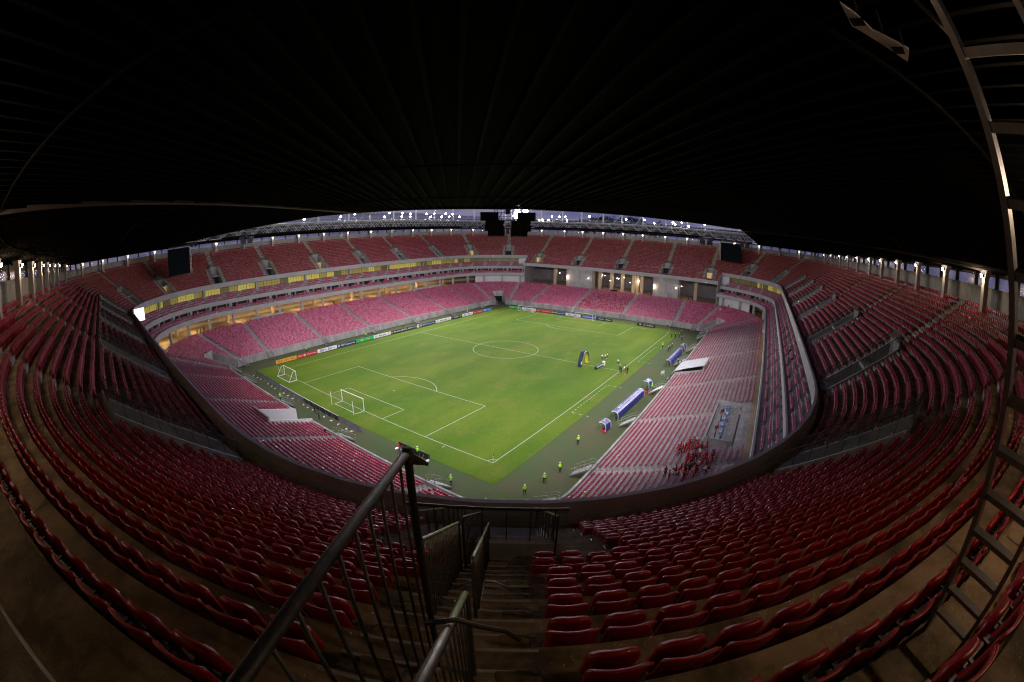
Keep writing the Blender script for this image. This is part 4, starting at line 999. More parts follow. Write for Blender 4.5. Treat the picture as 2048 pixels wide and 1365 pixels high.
o = board(X[10], X[11], YB, 'y', 'white', [('Sil', 'lightblue', .24, .18, .7), ('Sil', 'lightblue', .64, .18, .7)], 'white board with blue lettering near the far corner'); logo(o, X[11]-X[10], .42, 'rust', 'white', kind='swirl'); logo(o, X[11]-X[10], .84, 'rust', 'white', kind='swirl')
board(X[11], X[12], YB, 'y', 'red', [('ARENA', 'white', .2, .22, .22), ('hotel turismo', 'white', .7, .45, .3)], 'red advertising board next to the last blue board')
board(X[12], X[13], YB, 'y', 'blue', [('EBF', 'white', .3, .22, .5), ('seguros', 'white', .7, .3, .25)], 'sky blue advertising board at the far end of the touchline')
Y = [37.1, 30.2, 23.4, 16.3, 9.6, 2.9, -4.1, -10.6]; XB = 55.9
board(Y[0], Y[1], XB, 'x', 'green', [('Bio', 'yellow', .3, .14, .6), ('Nor', 'yellow', .68, .14, .6)], 'bright green board behind the far portable goal')
o = board(Y[1], Y[2], XB, 'x', 'white', [('Aurora', 'char', .5, .46, .62)], 'white board with black lettering behind the far portable goal'); logo(o, 6.8, .13, 'rust', 'white'); logo(o, 6.8, .87, 'rust', 'white')
board(Y[2], Y[3], XB, 'x', 'red', [('ARENA', 'white', .17, .22, .25), ('É hotel turismo', 'white', .68, .5, .3)], 'red board on the far goal line')
o = board(Y[3], Y[4], XB, 'x', 'navy', [('BETesporte', 'white', .56, .72, .5)], 'navy board on the far goal line'); logo(o, 6.7, .10, 'white', 'navy')
o = board(Y[4], Y[5], XB, 'x', 'white', [('Sil', 'lightblue', .24, .18, .7), ('Sil', 'lightblue', .64, .18, .7)], 'white board with blue lettering behind the far main goal'); logo(o, 6.7, .42, 'rust', 'white', kind='swirl'); logo(o, 6.7, .84, 'rust', 'white', kind='swirl')
board(Y[5], Y[6], XB, 'x', 'royal', [('CASAS', 'white', .32, .4, .45), ('BAHIA', 'white', .72, .36, .45)], 'royal blue board behind the far main goal')
board(Y[6], Y[7], XB, 'x', 'black', [('uhlsport', 'white', .27, .36, .5), ('uhlsport', 'white', .73, .36, .5)], 'black board with white lettering right of the far main goal')
o = board(-20.4, -27.6, 56.6, 'x', 'black', [('Bet', 'gold', .42, .16, .5), ('da Sorte', 'white', .72, .36, .5)], 'black board standing apart near the far right corner'); logo(o, 7.2, .18, 'white', 'black')

# ---- goals
def tube_thing(o, name, segs, r, m_, n=8):
    out = []
    for p, q in segs: out.append(MB().tube(p, q, r, n).build(name, m_, o))
    return out
def netting(o, quads, step=.24, r=.0035):
    """cord grids over quads given as corner tuples"""
    b = MB()
    for (p0, p1, p2, p3) in quads:
        p0, p1, p2, p3 = map(Vector, (p0, p1, p2, p3)); nu = max(2, int(max((p1-p0).length, (p2-p3).length)/step)); nv = max(2, int(max((p3-p0).length, (p2-p1).length)/step))
        for i in range(nu+1): u = i/nu; b.tube(p0.lerp(p1, u), p3.lerp(p2, u), r, 3, caps=False)
        for j in range(nv+1): v = j/nv; b.tube(p0.lerp(p3, v), p1.lerp(p2, v), r, 3, caps=False)
    return tag(b.build('net', net_m, o), kind='stuff')
def main_goal(x, s, label):
    o = thing('football_goal', label, 'goal', (x, 0, 0)); w = 3.72; h = 2.5; d = s*2.6
    MB().tube((0, -w, 0), (0, -w, h), .07, 10).build('post', white_plastic, o); MB().tube((0, w, 0), (0, w, h), .07, 10).build('post', white_plastic, o)
    MB().tube((0, -w-.06, h), (0, w+.06, h), .07, 10).build('crossbar', white_plastic, o)
    for sy in (-1, 1): MB().tube((d, sy*w*1.02, 0), (d, sy*w*1.02, 2.75), .05, 8).build('net_pole', white_plastic, o)
    gb = MB(); gb.tube((0, -w, .04), (d*.75, -w, .04), .035, 6); gb.tube((0, w, .04), (d*.75, w, .04), .035, 6); gb.tube((d*.75, -w, .04), (d*.75, w, .04), .035, 6); gb.build('ground_frame', white_plastic, o)
    netting(o, [((0, -w, h), (0, w, h), (d, w, 2.3), (d, -w, 2.3)), ((d, -w, 2.3), (d, w, 2.3), (d*.78, w, .05), (d*.78, -w, .05)), ((0, -w, h), (d, -w, 2.3), (d*.78, -w, .05), (0, -w, .05)), ((0, w, h), (d, w, 2.3), (d*.78, w, .05), (0, w, .05))], .4)
main_goal(-A_, -1, 'white main goal on the near goal line with its net held by two poles'); main_goal(A_, 1, 'white main goal on the far goal line before the advertising boards')
def portable_goal(P, rz, label):
    o = thing('portable_goal', label, 'goal', P, rz); w = 3.3; h = 2.35; r = .075
    for s in (-1, 1):
        MB().tube((0, s*w, .06), (0, s*w, h), r, 8).build('post', white_plastic, o)
        MB().path([(0, s*w, h), (-.75, s*w, h-.1), (-2.1, s*w, .08)], r*.8, 8).build('side_brace', white_plastic, o)
        MB().tube((0, s*w, .07), (-2.1, s*w, .07), r, 8).build('ground_bar', white_plastic, o)
    MB().tube((0, -w, h), (0, w, h), r, 8).build('crossbar', white_plastic, o); MB().tube((-2.1, -w, .07), (-2.1, w, .07), r, 8).build('rear_ground_bar', white_plastic, o)
    netting(o, [((0, -w, h), (0, w, h), (-.75, w, h-.1), (-.75, -w, h-.1)), ((-.75, -w, h-.1), (-.75, w, h-.1), (-2.1, w, .1), (-2.1, -w, .1))], .4)
ga, gb_ = atz(567.5, 749.), atz(595.5, 762.); portable_goal(((ga[0]+gb_[0])/2, (ga[1]+gb_[1])/2, 0), 0, 'white portable goal frame by the near left corner of the pitch')
ga, gb_ = atz(1034.6, 622.), atz(1065.3, 625.9); portable_goal(((ga[0]+gb_[0])/2, (ga[1]+gb_[1])/2, 0), math.pi, 'white portable goal in the far left corner before the green board')
# ---- corner flags
for (x, y, lab) in ((-A_, -B_, 'corner flag at the near corner of the pitch'), (A_, -B_, 'corner flag at the far right corner of the pitch'), (-A_, B_, 'corner flag at the near left corner behind the portable goal'), (A_, B_, 'corner flag at the far left corner of the pitch')):
    o = thing('corner_flag', lab, 'flag', (x, y, 0)); MB().tube((0, 0, 0), (0, 0, 1.5), .025, 6).build('pole', white_plastic, o)
    MB().add([(0, 0, 1.5), (.35, .1, 1.36), (.33, .08, 1.14), (0, 0, 1.1), (.0, .012, 1.5), (.35, .112, 1.36), (.33, .092, 1.14), (0, .012, 1.1)], [(0, 1, 2, 3), (7, 6, 5, 4), (0, 4, 5, 1), (1, 5, 6, 2), (2, 6, 7, 3)]).build('flag_cloth', navy_m, o)
# ---- backs of the boards along the near goal line
pts = [(-58.7, 36.9), (-58.0, 10.3), (-57.8, -3.7), (-57.9, -10.8)]
def fence_board(P, Q, m_, label, top=None):
    P, Q = Vector((*P, 0)), Vector((*Q, 0)); c = (P+Q)/2; d = Q-P
    o = thing('board_back', label, 'sign', c, math.atan2(d.y, d.x), 'boards along the near goal line'); l = d.length
    MB().box((0, 0, .55), (l-.05, .06, 1.0)).build('panel', m_, o); MB().box((0, 0, 1.075), (l-.05, .09, .05)).build('top_rail', top or ad['white'], o)
    for s in (-1, 1): MB().tube((s*(l/2-.15), -.05, 0), (s*(l/2-.15), -.05, 1.02), .03, 5).build('post', steel, o)
    MB().tube((0, -.08, .8), (0, -.75, .05), .025, 5).build('prop', steel, o)
    return o
n = 21; cols = ['grey']*12+['black']*6+['grey']*4; y_ = [36.9-(36.9+10.8)*i/n for i in range(n+1)]
xf = lambda y: -58.3+.012*(y-10)*.6-.3
for i in range(n):
    dark = cols[i] == 'black'
    fence_board((xf(y_[i]), y_[i]), (xf(y_[i+1]), y_[i+1]), ad[cols[i]], f'{"black" if dark else "grey"} back of a pitchside board on the near goal line, {ordn(i+1)} from the left', ad['white'] if 6 < i < 18 else ad['char'])
bag_me = MB().lathe((0, 0, 0), [(.05, .01), (.28, .02), (.33, .12), (.22, .24), (.06, .28)], 10).mesh('sandbag', white_plastic, True)
for i in range(n):
    if i % 4 == 3 and i < 12: continue
    yy = y_[i]*.5+y_[i+1]*.5+rnd.uniform(-.5, .5); o = put('sandbag', bag_me, None, (xf(yy)-.95+rnd.uniform(-.1, .1), yy, 0), rnd.uniform(0, 3)); o.scale = (.95, .6, .75)
    tag(o, f'white sandbag behind the near goal line boards, {ordn(i+1)} from the left', 'sandbag', 'sandbags behind the boards')
q0, q1 = atz(*k1(1357, 1075)), atz(*k1(1572, 1170))
for i in range(3):
    a, b = q0+(q1-q0)*i/3, q0+(q1-q0)*(i+1)/3
    fence_board(a[:2], b[:2], ad['black'], f'black board near the corner behind the barrier post, {ordn(i+1)} from the left', ad['char'])
for i, p in enumerate([k1(1565, 1165), (797, 897)]):
    P = atz(*p); o = put('sandbag', bag_me, None, (P[0]-.3, P[1], 0)); o.scale = (1.2, .8, 1); tag(o, ['white sandbag at the right end of the short black boards', 'white sandbag at the left end of the short black boards'][i], 'sandbag', 'sandbags behind the boards')
# ---- steel stairs over the front wall
def access_stair(a, label):
    q, f = a; b, n = station(q, f); t_ = (-n[1], n[0]); ang = math.atan2(n[1], n[0])
    o = thing('access_stair', label, 'stairs', (b[0]+n[0]*(RL-.3), b[1]+n[1]*(RL-.3), 0), ang, 'steel stairs over the front wall')
    for i in range(6):
        MB().box((-2.6+.44*i, 0, .33+.33*i-.03), (.40, 1.5, .05)).build('tread', steel, o)
    for s in (-1, 1):
        MB().hexa([(-2.9, s*.78-.04, .02), (.0, s*.78-.04, 1.95), (.0, s*.78+.04, 1.95), (-2.9, s*.78+.04, .02), (-2.9, s*.78-.04, .28), (.0, s*.78-.04, 2.2), (.0, s*.78+.04, 2.2), (-2.9, s*.78+.04, .28)]).build('stringer', steel, o)
        h = MB(); h.path([(-2.9, s*.82, .25), (-2.9, s*.82, 1.25), (-.3, s*.82, 3.0), (.35, s*.82, 3.05), (.35, s*.82, 2.1)], .03, 6); h.build('handrail', steel, o)
        MB().path([(-2.9, s*.82, .75), (-.3, s*.82, 2.5), (.35, s*.82, 2.6)], .022, 5).build('mid_rail', steel, o)
        MB().tube((-1.4, s*.82, 1.2), (-1.4, s*.82, 2.25), .022, 5).build('baluster', steel, o)
names = {'N': 'left', 'E': 'far end', 'S': 'right', 'W': 'near left end', 'NE': 'far corner', 'NW': 'left corner', 'SW': 'near corner', 'SE': 'far right corner'}; cnt = {}
for a in LA:
    cnt[a[0]] = cnt.get(a[0], 0)+1
    access_stair(a, f'grey steel stairs over the front wall of the {names[a[0]]} stand, {ordn(cnt[a[0]])} anticlockwise')
# ---- dugouts
def dugout(P, Q, label, text='SUL-AMERICANA', depth=2.1, h=2.2):
    P, Q = Vector((P[0], P[1], 0)), Vector((Q[0], Q[1], 0)); d = Q-P; l = d.length
    o = thing('dugout', label, 'dugout', (P+Q)/2, math.atan2(d.y, d.x), 'blue dugouts beside the pitch'); n_ = max(1, round(l/1.3))
    prof = [(.62, 1.72), (.3, 1.80), (-.25, 1.78), (-.62, 1.55), (-.78, 1.05), (-.80, .35)]
    for i in range(n_):
        x0, x1 = -l/2+l*i/n_+.02, -l/2+l*(i+1)/n_-.02; b = MB(); k_ = len(prof)
        for (y_a, z_a), (y_b, z_b) in zip(prof[:-1], prof[1:]):
            b.hexa([(x0, y_a, z_a-.04), (x1, y_a, z_a-.04), (x1, y_b, z_b-.04), (x0, y_b, z_b-.04), (x0, y_a, z_a), (x1, y_a, z_a), (x1, y_b, z_b), (x0, y_b, z_b)])
        b.build('canopy_panel', blue_canopy, o)
    for x in (-l/2, l/2): MB().path([(x, .62, 1.72), (x, .1, 1.1), (x, -.1, .05)], .04, 5).build('end_frame', steel, o); MB().path([(x, y_+.0, z_-.02) for y_, z_ in prof], .045, 5).build('rib_frame', ad['white'], o)
    MB().box((0, -.45, .45), (l-.2, .45, .12)).build('bench_seat', black_m, o); MB().box((0, -.68, .8), (l-.2, .08, .6)).build('bench_back', black_m, o)
    if l > 5: put_text(text, ad['white'], o, (0, .05, 1.825), (R(0), 0, 0), width=l*.74, height=.26)
    else: put_text(text[:2], ad['white'], o, (0, .05, 1.825), (0, 0, 0), width=l*.4, height=.3)
    return o
sg = lambda a, b, z=1.85: (atz(*a, z), atz(*b, z))
P, Q = sg(k2(1125, 830), k2(1305, 672)); dugout(P, Q, 'long blue dugout with white lettering nearer the camera')
P, Q = sg(kr(585, 620), kr(880, 325)); dugout(P, Q, 'long blue dugout with white lettering farther along the touchline')
P, Q = sg(k2(1040, 905), k2(1075, 880)); dugout(P, Q, 'short blue shelter nearest the camera beside the steel stairs')
P, Q = sg(k2(1340, 622), k2(1362, 607)); dugout(P, Q, 'short blue shelter just beyond the nearer long dugout')
P, Q = sg(kr(930, 250), kr(980, 215)); dugout(P, Q, 'short blue shelter past the farther long dugout')
for i, p in enumerate([kc(0, 0), k2(1050, 970), k2(1395, 695), k2(1340, 700)]):
    if i == 0: continue
    P = atz(*p); o = thing('red_case', ['', 'red padded case on the grass behind the nearest shelter', 'red case at the foot of the stairs past the long dugout', 'second red case at the foot of the stairs past the dugout'][i], 'case', P, .6)
    MB().box((0, 0, .3), (.9, .5, .55)).build('case_body', ad['red'], o); MB().box((0, 0, .6), (.92, .52, .06)).build('case_lid', black_m, o)
# ---- white tarpaulin over the tunnel
F = frame(*eS(3.6)); o = tag(MB().build('tarpaulin', tarp_m) if False else put('tarpaulin', None, None), 'wrinkled white tarpaulin stretched over the players tunnel', 'tarpaulin')
b = MB(); nu, nv = 18, 14; V = []
for i in range(nu+1):
    for j in range(nv+1):
        u, v = i/nu, j/nv; rr = RL-1.6+8.2*u; o_ = -4.2+8.6*v; e = abs(2*v-1)
        z = (1.9+2.6*u if u > .12 else 1.9*u/.12*.8+.38+.0)+.35*math.sin(3*u+2)*(.5-e)*.6-.28*(1-e*e)*(1 if 0.1 < u else .3)+.03*math.sin(17*u+9*v)+.025*math.sin(23*v-8*u)
        V.append(F(rr, o_+.25*math.sin(5*u)*(1-e), z+.55))
b.add(V, [(i*(nv+1)+j, (i+1)*(nv+1)+j, (i+1)*(nv+1)+j+1, i*(nv+1)+j+1) for i in range(nu) for j in range(nv)]); tp = b.build('sheet', tarp_m, o, True)
sm = tp.modifiers.new('thickness', 'SOLIDIFY'); sm.thickness = .02
for s in (-4.2, 4.4): MB().tube(F(RL-1.6, s, 0), F(RL-1.6, s, 1.0), .05, 6).build('prop_pole', steel, o)
# ---- white plastic chair
P = atz(*k2(1450, 582)); o = thing('plastic_chair', 'white plastic chair alone on the grass beside the tunnel', 'chair', P, 2.2); o.scale = (1.25, 1.25, 1.25)
MB().box((0, 0, .45), (.5, .5, .05)).build('seat', white_plastic, o); MB().box((0, .26, .72), (.48, .05, .5), 0, tilt=-.15).build('backrest', white_plastic, o)
for sx in (-1, 1):
    MB().box((sx*.27, 0, .66), (.06, .5, .05)).build('armrest', white_plastic, o)
    for sy in (-1, 1): MB().tube((sx*.22, sy*.22, .45), (sx*.26, sy*.27, 0), .03, 6).build('leg', white_plastic, o)
# ---- inflatable arch and plinth
A0, A1 = atz(*k2(882, 527)), atz(*k2(939, 494)); A0, A1 = Vector(A0), Vector(A1); c = (A0+A1)/2; d = A1-A0; W_ = d.length
o = thing('inflatable_arch', 'inflatable arch, dark blue outside and yellow inside, on the halfway line', 'arch', c, math.atan2(d.y, d.x))
Hh = 3.7; n = 18; wd = .42
def arcp(t, off): a_ = math.pi*t; return (-(W_/2+off)*math.cos(a_), (Hh+off)*math.sin(a_)**.8 if 0 < t < 1 else 0.)
for i in range(n):
    t0, t1 = i/n, (i+1)/n; (xa, za), (xb, zb) = arcp(t0, 0), arcp(t1, 0); (xc, zc), (xd, zd) = arcp(t0, -.5), arcp(t1, -.5)
    m_ = navy_m if i > 0 else black_m
    lit_ = ad['white'] if i in (6, 7, 8, 9, 10) else navy_m
    b = MB(); b.quad((xa, -wd, za), (xb, -wd, zb), (xb, wd, zb), (xa, wd, za), 0); b.quad((xc, -wd, max(0, zc)), (xa, -wd, za), (xa, wd, za), (xc, wd, max(0, zc)), 0) if i == 0 else None
    b.quad((xc, wd, max(0, zc)), (xd, wd, max(0, zd)), (xd, -wd, max(0, zd)), (xc, -wd, max(0, zc)), 1)
    for s in (-1, 1): b.quad((xa, s*wd, za), (xb, s*wd, zb), (xd, s*wd, max(0, zd)), (xc, s*wd, max(0, zc)), 0)
    b.build('arch_segment', [navy_m, yellow_fab if i > n*.45 else navy_m], o)
    if i in (6, 7, 8, 9, 10):
        q_ = MB(); f_ = lambda p, q2, s: (p[0]*.5+q2[0]*.5, -wd-.012, (p[1]+q2[1])/2)
        w0 = (xa*.75+xc*.25, za*.75+zc*.25); w1 = (xb*.75+xd*.25, zb*.75+zd*.25); w2 = (xa*.25+xc*.75, za*.25+zc*.75); w3 = (xb*.25+xd*.75, zb*.25+zd*.75)
        q_.quad((w0[0], -wd-.01, w0[1]), (w1[0], -wd-.01, w1[1]), (w3[0], -wd-.01, w3[1]), (w2[0], -wd-.01, w2[1])); q_.build('banner_patch', ad['white'], o)
for x_ in (-(W_/2-.31),): MB().box((x_, -wd-.01, 1.0), (.58, .02, .7)).build('leg_patch', ad['white'], o)
MB().box((-(W_/2-.31), 0, .2), (.66, 2*wd+.04, .4)).build('leg_base', navy_m, o); MB().box(((W_/2-.31), 0, .2), (.66, 2*wd+.04, .4)).build('leg_base', yellow_fab, o)
P, Q = Vector(atz(*k2(992, 545))), Vector(atz(*k2(1045, 517))); d = Q-P
o = thing('ball_plinth', 'low dark blue display board with white stripe lying on the pitch', 'board', (P+Q)/2, math.atan2(d.y, d.x)); l = d.length
MB().box((0, 0, .4), (l, .45, .8)).build('board_body', navy_m, o); MB().box((0, -.235, .5), (l*.82, .02, .22)).build('stripe', ad['white'], o); MB().box((l/2+.02, -.1, .62), (.55, .6, 1.1)).build('end_panel', ad['white'], o)
# ---- press platform in the right stand
xa, xb = PX0+1.2, PX1-1.2; ra, rb = PR0+.5, PR0+4.6; zf = zl(ra)+.9; F = frame('S', .5)
o = thing('press_platform', 'concrete press platform with blue chairs at the top of the right stand', 'platform', ((xa+xb)/2, -(CY+(ra+rb)/2), zf))
lx, ly = xb-xa, rb-ra
MB().box((0, 0, -.5), (lx, ly, 1.0)).build('deck', fascia_m, o)
MB().box((0, ly/2, .25), (lx, .2, 1.3)).build('front_wall', fascia_m, o); MB().box((-lx/2, 0, .25), (.2, ly, 1.5)).build('side_wall', fascia_m, o); MB().box((lx/2, 0, .25), (.2, ly, 1.5)).build('side_wall', fascia_m, o); MB().box((-lx*.0, -ly/2, .0), (lx, .2, .8)).build('rear_kerb', fascia_m, o)
def blue_chair(P, rz, label):
    c_ = thing('blue_chair', label, 'chair', P, rz, 'blue chairs in the press platform'); MB().box((0, 0, .46), (.9, .65, .05)).build('seat', blue_chair_m, c_); MB().box((0, -.34, .8), (.9, .05, .6), 0, tilt=.12).build('backrest', blue_chair_m, c_)
    for sx in (-.38, .38):
        for sy in (-.26, .26): MB().tube((sx, sy, .45), (sx*1.05, sy*1.05, 0), .025, 5).build('leg', blue_chair_m, c_)
for i in range(6): blue_chair((xa+lx*(i+.5)/6, -(CY+(ra+rb)/2)+.2+rnd.uniform(-.15, .15), zf), rnd.uniform(-.3, .3), f'blue plastic chair on the press platform, {ordn(i+1)} from the camera end')
# ---- giant screens
def big_screen(P0_, P1_, z0, z1, label):
    A, B = Vector((*P0_[:2], 0)), Vector((*P1_[:2], 0)); d = B-A; o = thing('video_screen', label, 'screen', (*((A+B)/2)[:2], z0), math.atan2(d.y, d.x)); l = d.length; h = z1-z0
    MB().box((0, 0, h/2), (l, .5, h)).build('panel', screen_m, o); MB().box((0, 0, h/2), (l+.3, .35, h+.3)).build('casing', black_m, o)
    t = MB()
    for x in (-l/2-.3, -l/2-.9): t.tube((x, 0, -.3), (x, 0, h+.4), .06, 5)
    for i in range(7): t.tube((-l/2-.9, 0, h*i/6), (-l/2-.3, 0, h*i/6), .04, 4)
    t.build('access_ladder', steel, o)
    g = MB(); n = 8
    for z in (h+.4, h+1.1): g.tube((-l/2, 0, z), (l/2, 0, z), .07, 5)
    for i in range(n): g.tube((-l/2+l*i/n, 0, h+.4), (-l/2+l*(i+.5)/n, 0, h+1.1), .05, 4); g.tube((-l/2+l*(i+.5)/n, 0, h+1.1), (-l/2+l*(i+1)/n, 0, h+.4), .05, 4)
    for x in (-l/2+.2, l/2-.2): g.tube((x, 0, h+.3), (x, 0, 35-z0), .06, 5)
    g.build('hanger_truss', white_steel, o)
big_screen((88.4, -46.9), (84.9, -55.7), 26.35, 33.6, 'black video screen hanging under the roof at the far right corner')
big_screen((-65.7, 71.4), (-73.7, 67.6), 26.1, 33.7, 'black video screen hanging under the roof at the left corner')
A, B = Vector((-88.5, 46.6, 0)), Vector((-85.6, 46.2, 0)); d = B-A; zb_, zt_ = 17.9, 20.9
o = thing('lit_advert_screen', 'glowing white advertising screen at the left end of the box tier', 'screen', (*((A+B)/2)[:2], zb_), math.atan2(d.y, d.x)); l = d.length
MB().box((0, 0, (zt_-zb_)/2), (l, .2, zt_-zb_)).build('lit_panel', led_m, o); MB().box((0, .0, (zt_-zb_)/2), (l+.16, .12, zt_-zb_+.16)).build('frame', ad['red'], o)
# ---- loudspeaker clusters
def cluster(P, face, label, s=1.0):
    o = thing('loudspeaker_cluster', label, 'loudspeakers', P, face, 'loudspeaker clusters under the roof'); o.scale = (s, s, s)
    for sx in (-1, 1):
        MB().box((sx*1.85, 0, -.75), (1.75, 1.3, .85), sx*-.12).build('amplifier_box', speaker_m, o)
        for i, (x, z, w_, tl) in enumerate(((1.30, -1.42, 1.95, 0), (1.32, -1.92, 2.05, .2), (1.12, -2.4, 1.75, .42))):
            b = MB(); cx_ = sx*x; hw = w_/2; h2 = .25
            b.hexa([(cx_-hw*.9, -.7, z-h2), (cx_+hw*.9, -.7, z-h2), (cx_+hw, .6, z-h2-.25*tl), (cx_-hw, .6, z-h2-.25*tl), (cx_-hw*.9, -.7, z+h2), (cx_+hw, -.7, z+h2), (cx_+hw, .6, z+h2-.25*tl), (cx_-hw, .6, z+h2-.25*tl)])
            b.build('speaker_cabinet', speaker_m, o)
    f_ = MB()
    for x in (-.62, -.3, .3, .62): f_.tube((x, 0, .2), (x, 0, -2.3), .045, 5)
    for z in (-.35, -.75, -1.15, -1.6): f_.tube((-1.1, 0, z), (1.1, 0, z), .035, 4)
    f_.tube((-.62, 0, -.4), (-1.1, 0, -1.5), .05, 4); f_.tube((.62, 0, -.4), (1.1, 0, -1.5), .05, 4); f_.tube((0, 0, -1.5), (-.25, 0, -2.1), .03, 4); f_.tube((0, 0, -1.5), (.25, 0, -2.1), .03, 4)
    f_.build('rigging_frame', dark_steel, o)
    MB().box((0, 0, .0), (.42, .35, 1.0)).build('hoist_post', dark_steel, o); MB().lathe((0, -.1, -2.2), [(.05, .28), (.16, .2), (.18, -.2), (.1, -.3)], 10).build('beacon', white_plastic, o, True)
    for x in (-1.35, -1.1): MB().tube((x, 0, .35), (x*.95, 0, -.4), .05, 4).build('hanger', dark_steel, o)
c_ = CAM+ray(1016, 419)*24.6; cluster(c_, YAW-math.pi/2, 'black loudspeaker cluster hanging in the middle under the near roof edge', .57)
for (x, y, dd, lab, s) in ((493, 460, 118, 'black loudspeaker cluster under the far left roof rim', .9), (1413, 458, 150, 'black loudspeaker cluster under the far roof rim beside the right screen', 1.15), (1490, 474, 150, 'pair of black loudspeakers by the right video screen', .9), (387, 483, 118, 'black loudspeaker cluster above the left video screen', .55)):
    h_ = hit_r(x, y, IR-1, IX, IY)
    if h_ is None: h_ = CAM+ray(x, y)*dd
    cluster((h_[0], h_[1], min(h_[2]+.2, 35.2)), math.atan2(h_[1]-CAM[1], h_[0]-CAM[0])-math.pi/2, lab, s)
# small white loudspeakers hanging before the back rows
for i, (x, y) in enumerate([(682, 472), (783, 464), (913, 461), (1153, 463), (1294, 474)]):
    h_ = hit_r(x, y, 44.); o = thing('hanging_speaker', f'small white speaker box hanging from the far roof, {ordn(i+1)} from the left', 'loudspeaker', h_, math.atan2(h_[1], h_[0]), 'small white hanging speakers')
    MB().box((0, 0, 0), (.7, 1.1, .9)).build('speaker_box', white_steel, o); MB().tube((0, .8, .4), (0, .8, 2.4), .05, 5).build('drop_rod', white_steel, o); MB().tube((0, -.8, .4), (0, -.8, 2.4), .05, 5).build('drop_rod', white_steel, o); MB().tube((0, -1.6, .5), (0, 1.6, .5), .06, 5).build('cross_bar', white_steel, o)
# ---- trees beyond the far end
leaf_m = mat('tree_leaves', (.045, .06, .035), .8, noise=.4, nscale=.5); bark_m = mat('tree_bark', (.06, .045, .03), .9)
def tree(P, h, w_, label, seed):
    rr = random.Random(seed); o = thing('tree', label, 'tree', P, 0, 'trees beyond the far end')
    t = MB(); t.tube((0, 0, -2), (0, 0, h*.55), .5, 7, .28)
    for i in range(5): a_ = rr.uniform(0, 6.3); t.tube((0, 0, h*(.3+.05*i)), (math.cos(a_)*w_*.35, math.sin(a_)*w_*.35, h*(.55+.06*i)), .2, 5, .07)
    t.build('trunk', bark_m, o); b = MB()
    cl = [(rr.gauss(0, w_*.24), rr.gauss(0, w_*.24), h*rr.uniform(.45, .9), rr.uniform(.14, .26)*w_) for _ in range(16)]
    for (x, y, z, r_) in cl:
        for _ in range(46):
            v = Vector((rr.gauss(0, 1), rr.gauss(0, 1), rr.gauss(0, .7))).normalized()*r_*rr.uniform(.55, 1.05); p = Vector((x, y, z))+v; s_ = rr.uniform(.35, .8); u_ = Vector((rr.gauss(0, 1), rr.gauss(0, 1), rr.gauss(0, 1))).normalized(); w2 = u_.orthogonal().normalized()
            b.quad(p-u_*s_, p-w2*s_*.6, p+u_*s_, p+w2*s_*.6)
    b.build('crown', leaf_m, o)
hb = MB(); nh = 40
for i in range(nh+1):
    a_ = R(-18+56*i/nh); rr_ = 330; hgt = 23+5*math.sin(i*.5)+3*math.sin(i*1.3)
    hb.v += [(CAM[0]+rr_*.8*math.cos(a_), CAM[1]+rr_*.8*math.sin(a_), -.2), (CAM[0]+rr_*1.05*math.cos(a_), CAM[1]+rr_*1.05*math.sin(a_), hgt), (CAM[0]+rr_*1.9*math.cos(a_), CAM[1]+rr_*1.9*math.sin(a_), hgt*.4)]
for i in range(nh): hb.f += [(3*i, 3*i+3, 3*i+4, 3*i+1), (3*i+1, 3*i+4, 3*i+5, 3*i+2)]; hb.m += [0, 0]
tag(hb.build('hill', earth_m, None, True), kind='structure')
for i, (x, top) in enumerate([(1168, 434), (1176, 432), (1188, 431), (1199, 429), (1212, 428), (1222, 430), (1236, 431), (1250, 432), (1262, 430), (1275, 433), (1288, 434), (1302, 437), (1320, 440)]):
    d = ray(x, top); dd = 345+7*math.sin(i*2.1); hd = math.hypot(d[0], d[1]); T_ = CAM+d*(dd/hd); bz = 24.; tree((T_[0], T_[1], bz), T_[2]-bz, 9+3*math.sin(i*1.7), f'dark leafy tree on the hill beyond the far roof, {ordn(i+1)} from the left', i)
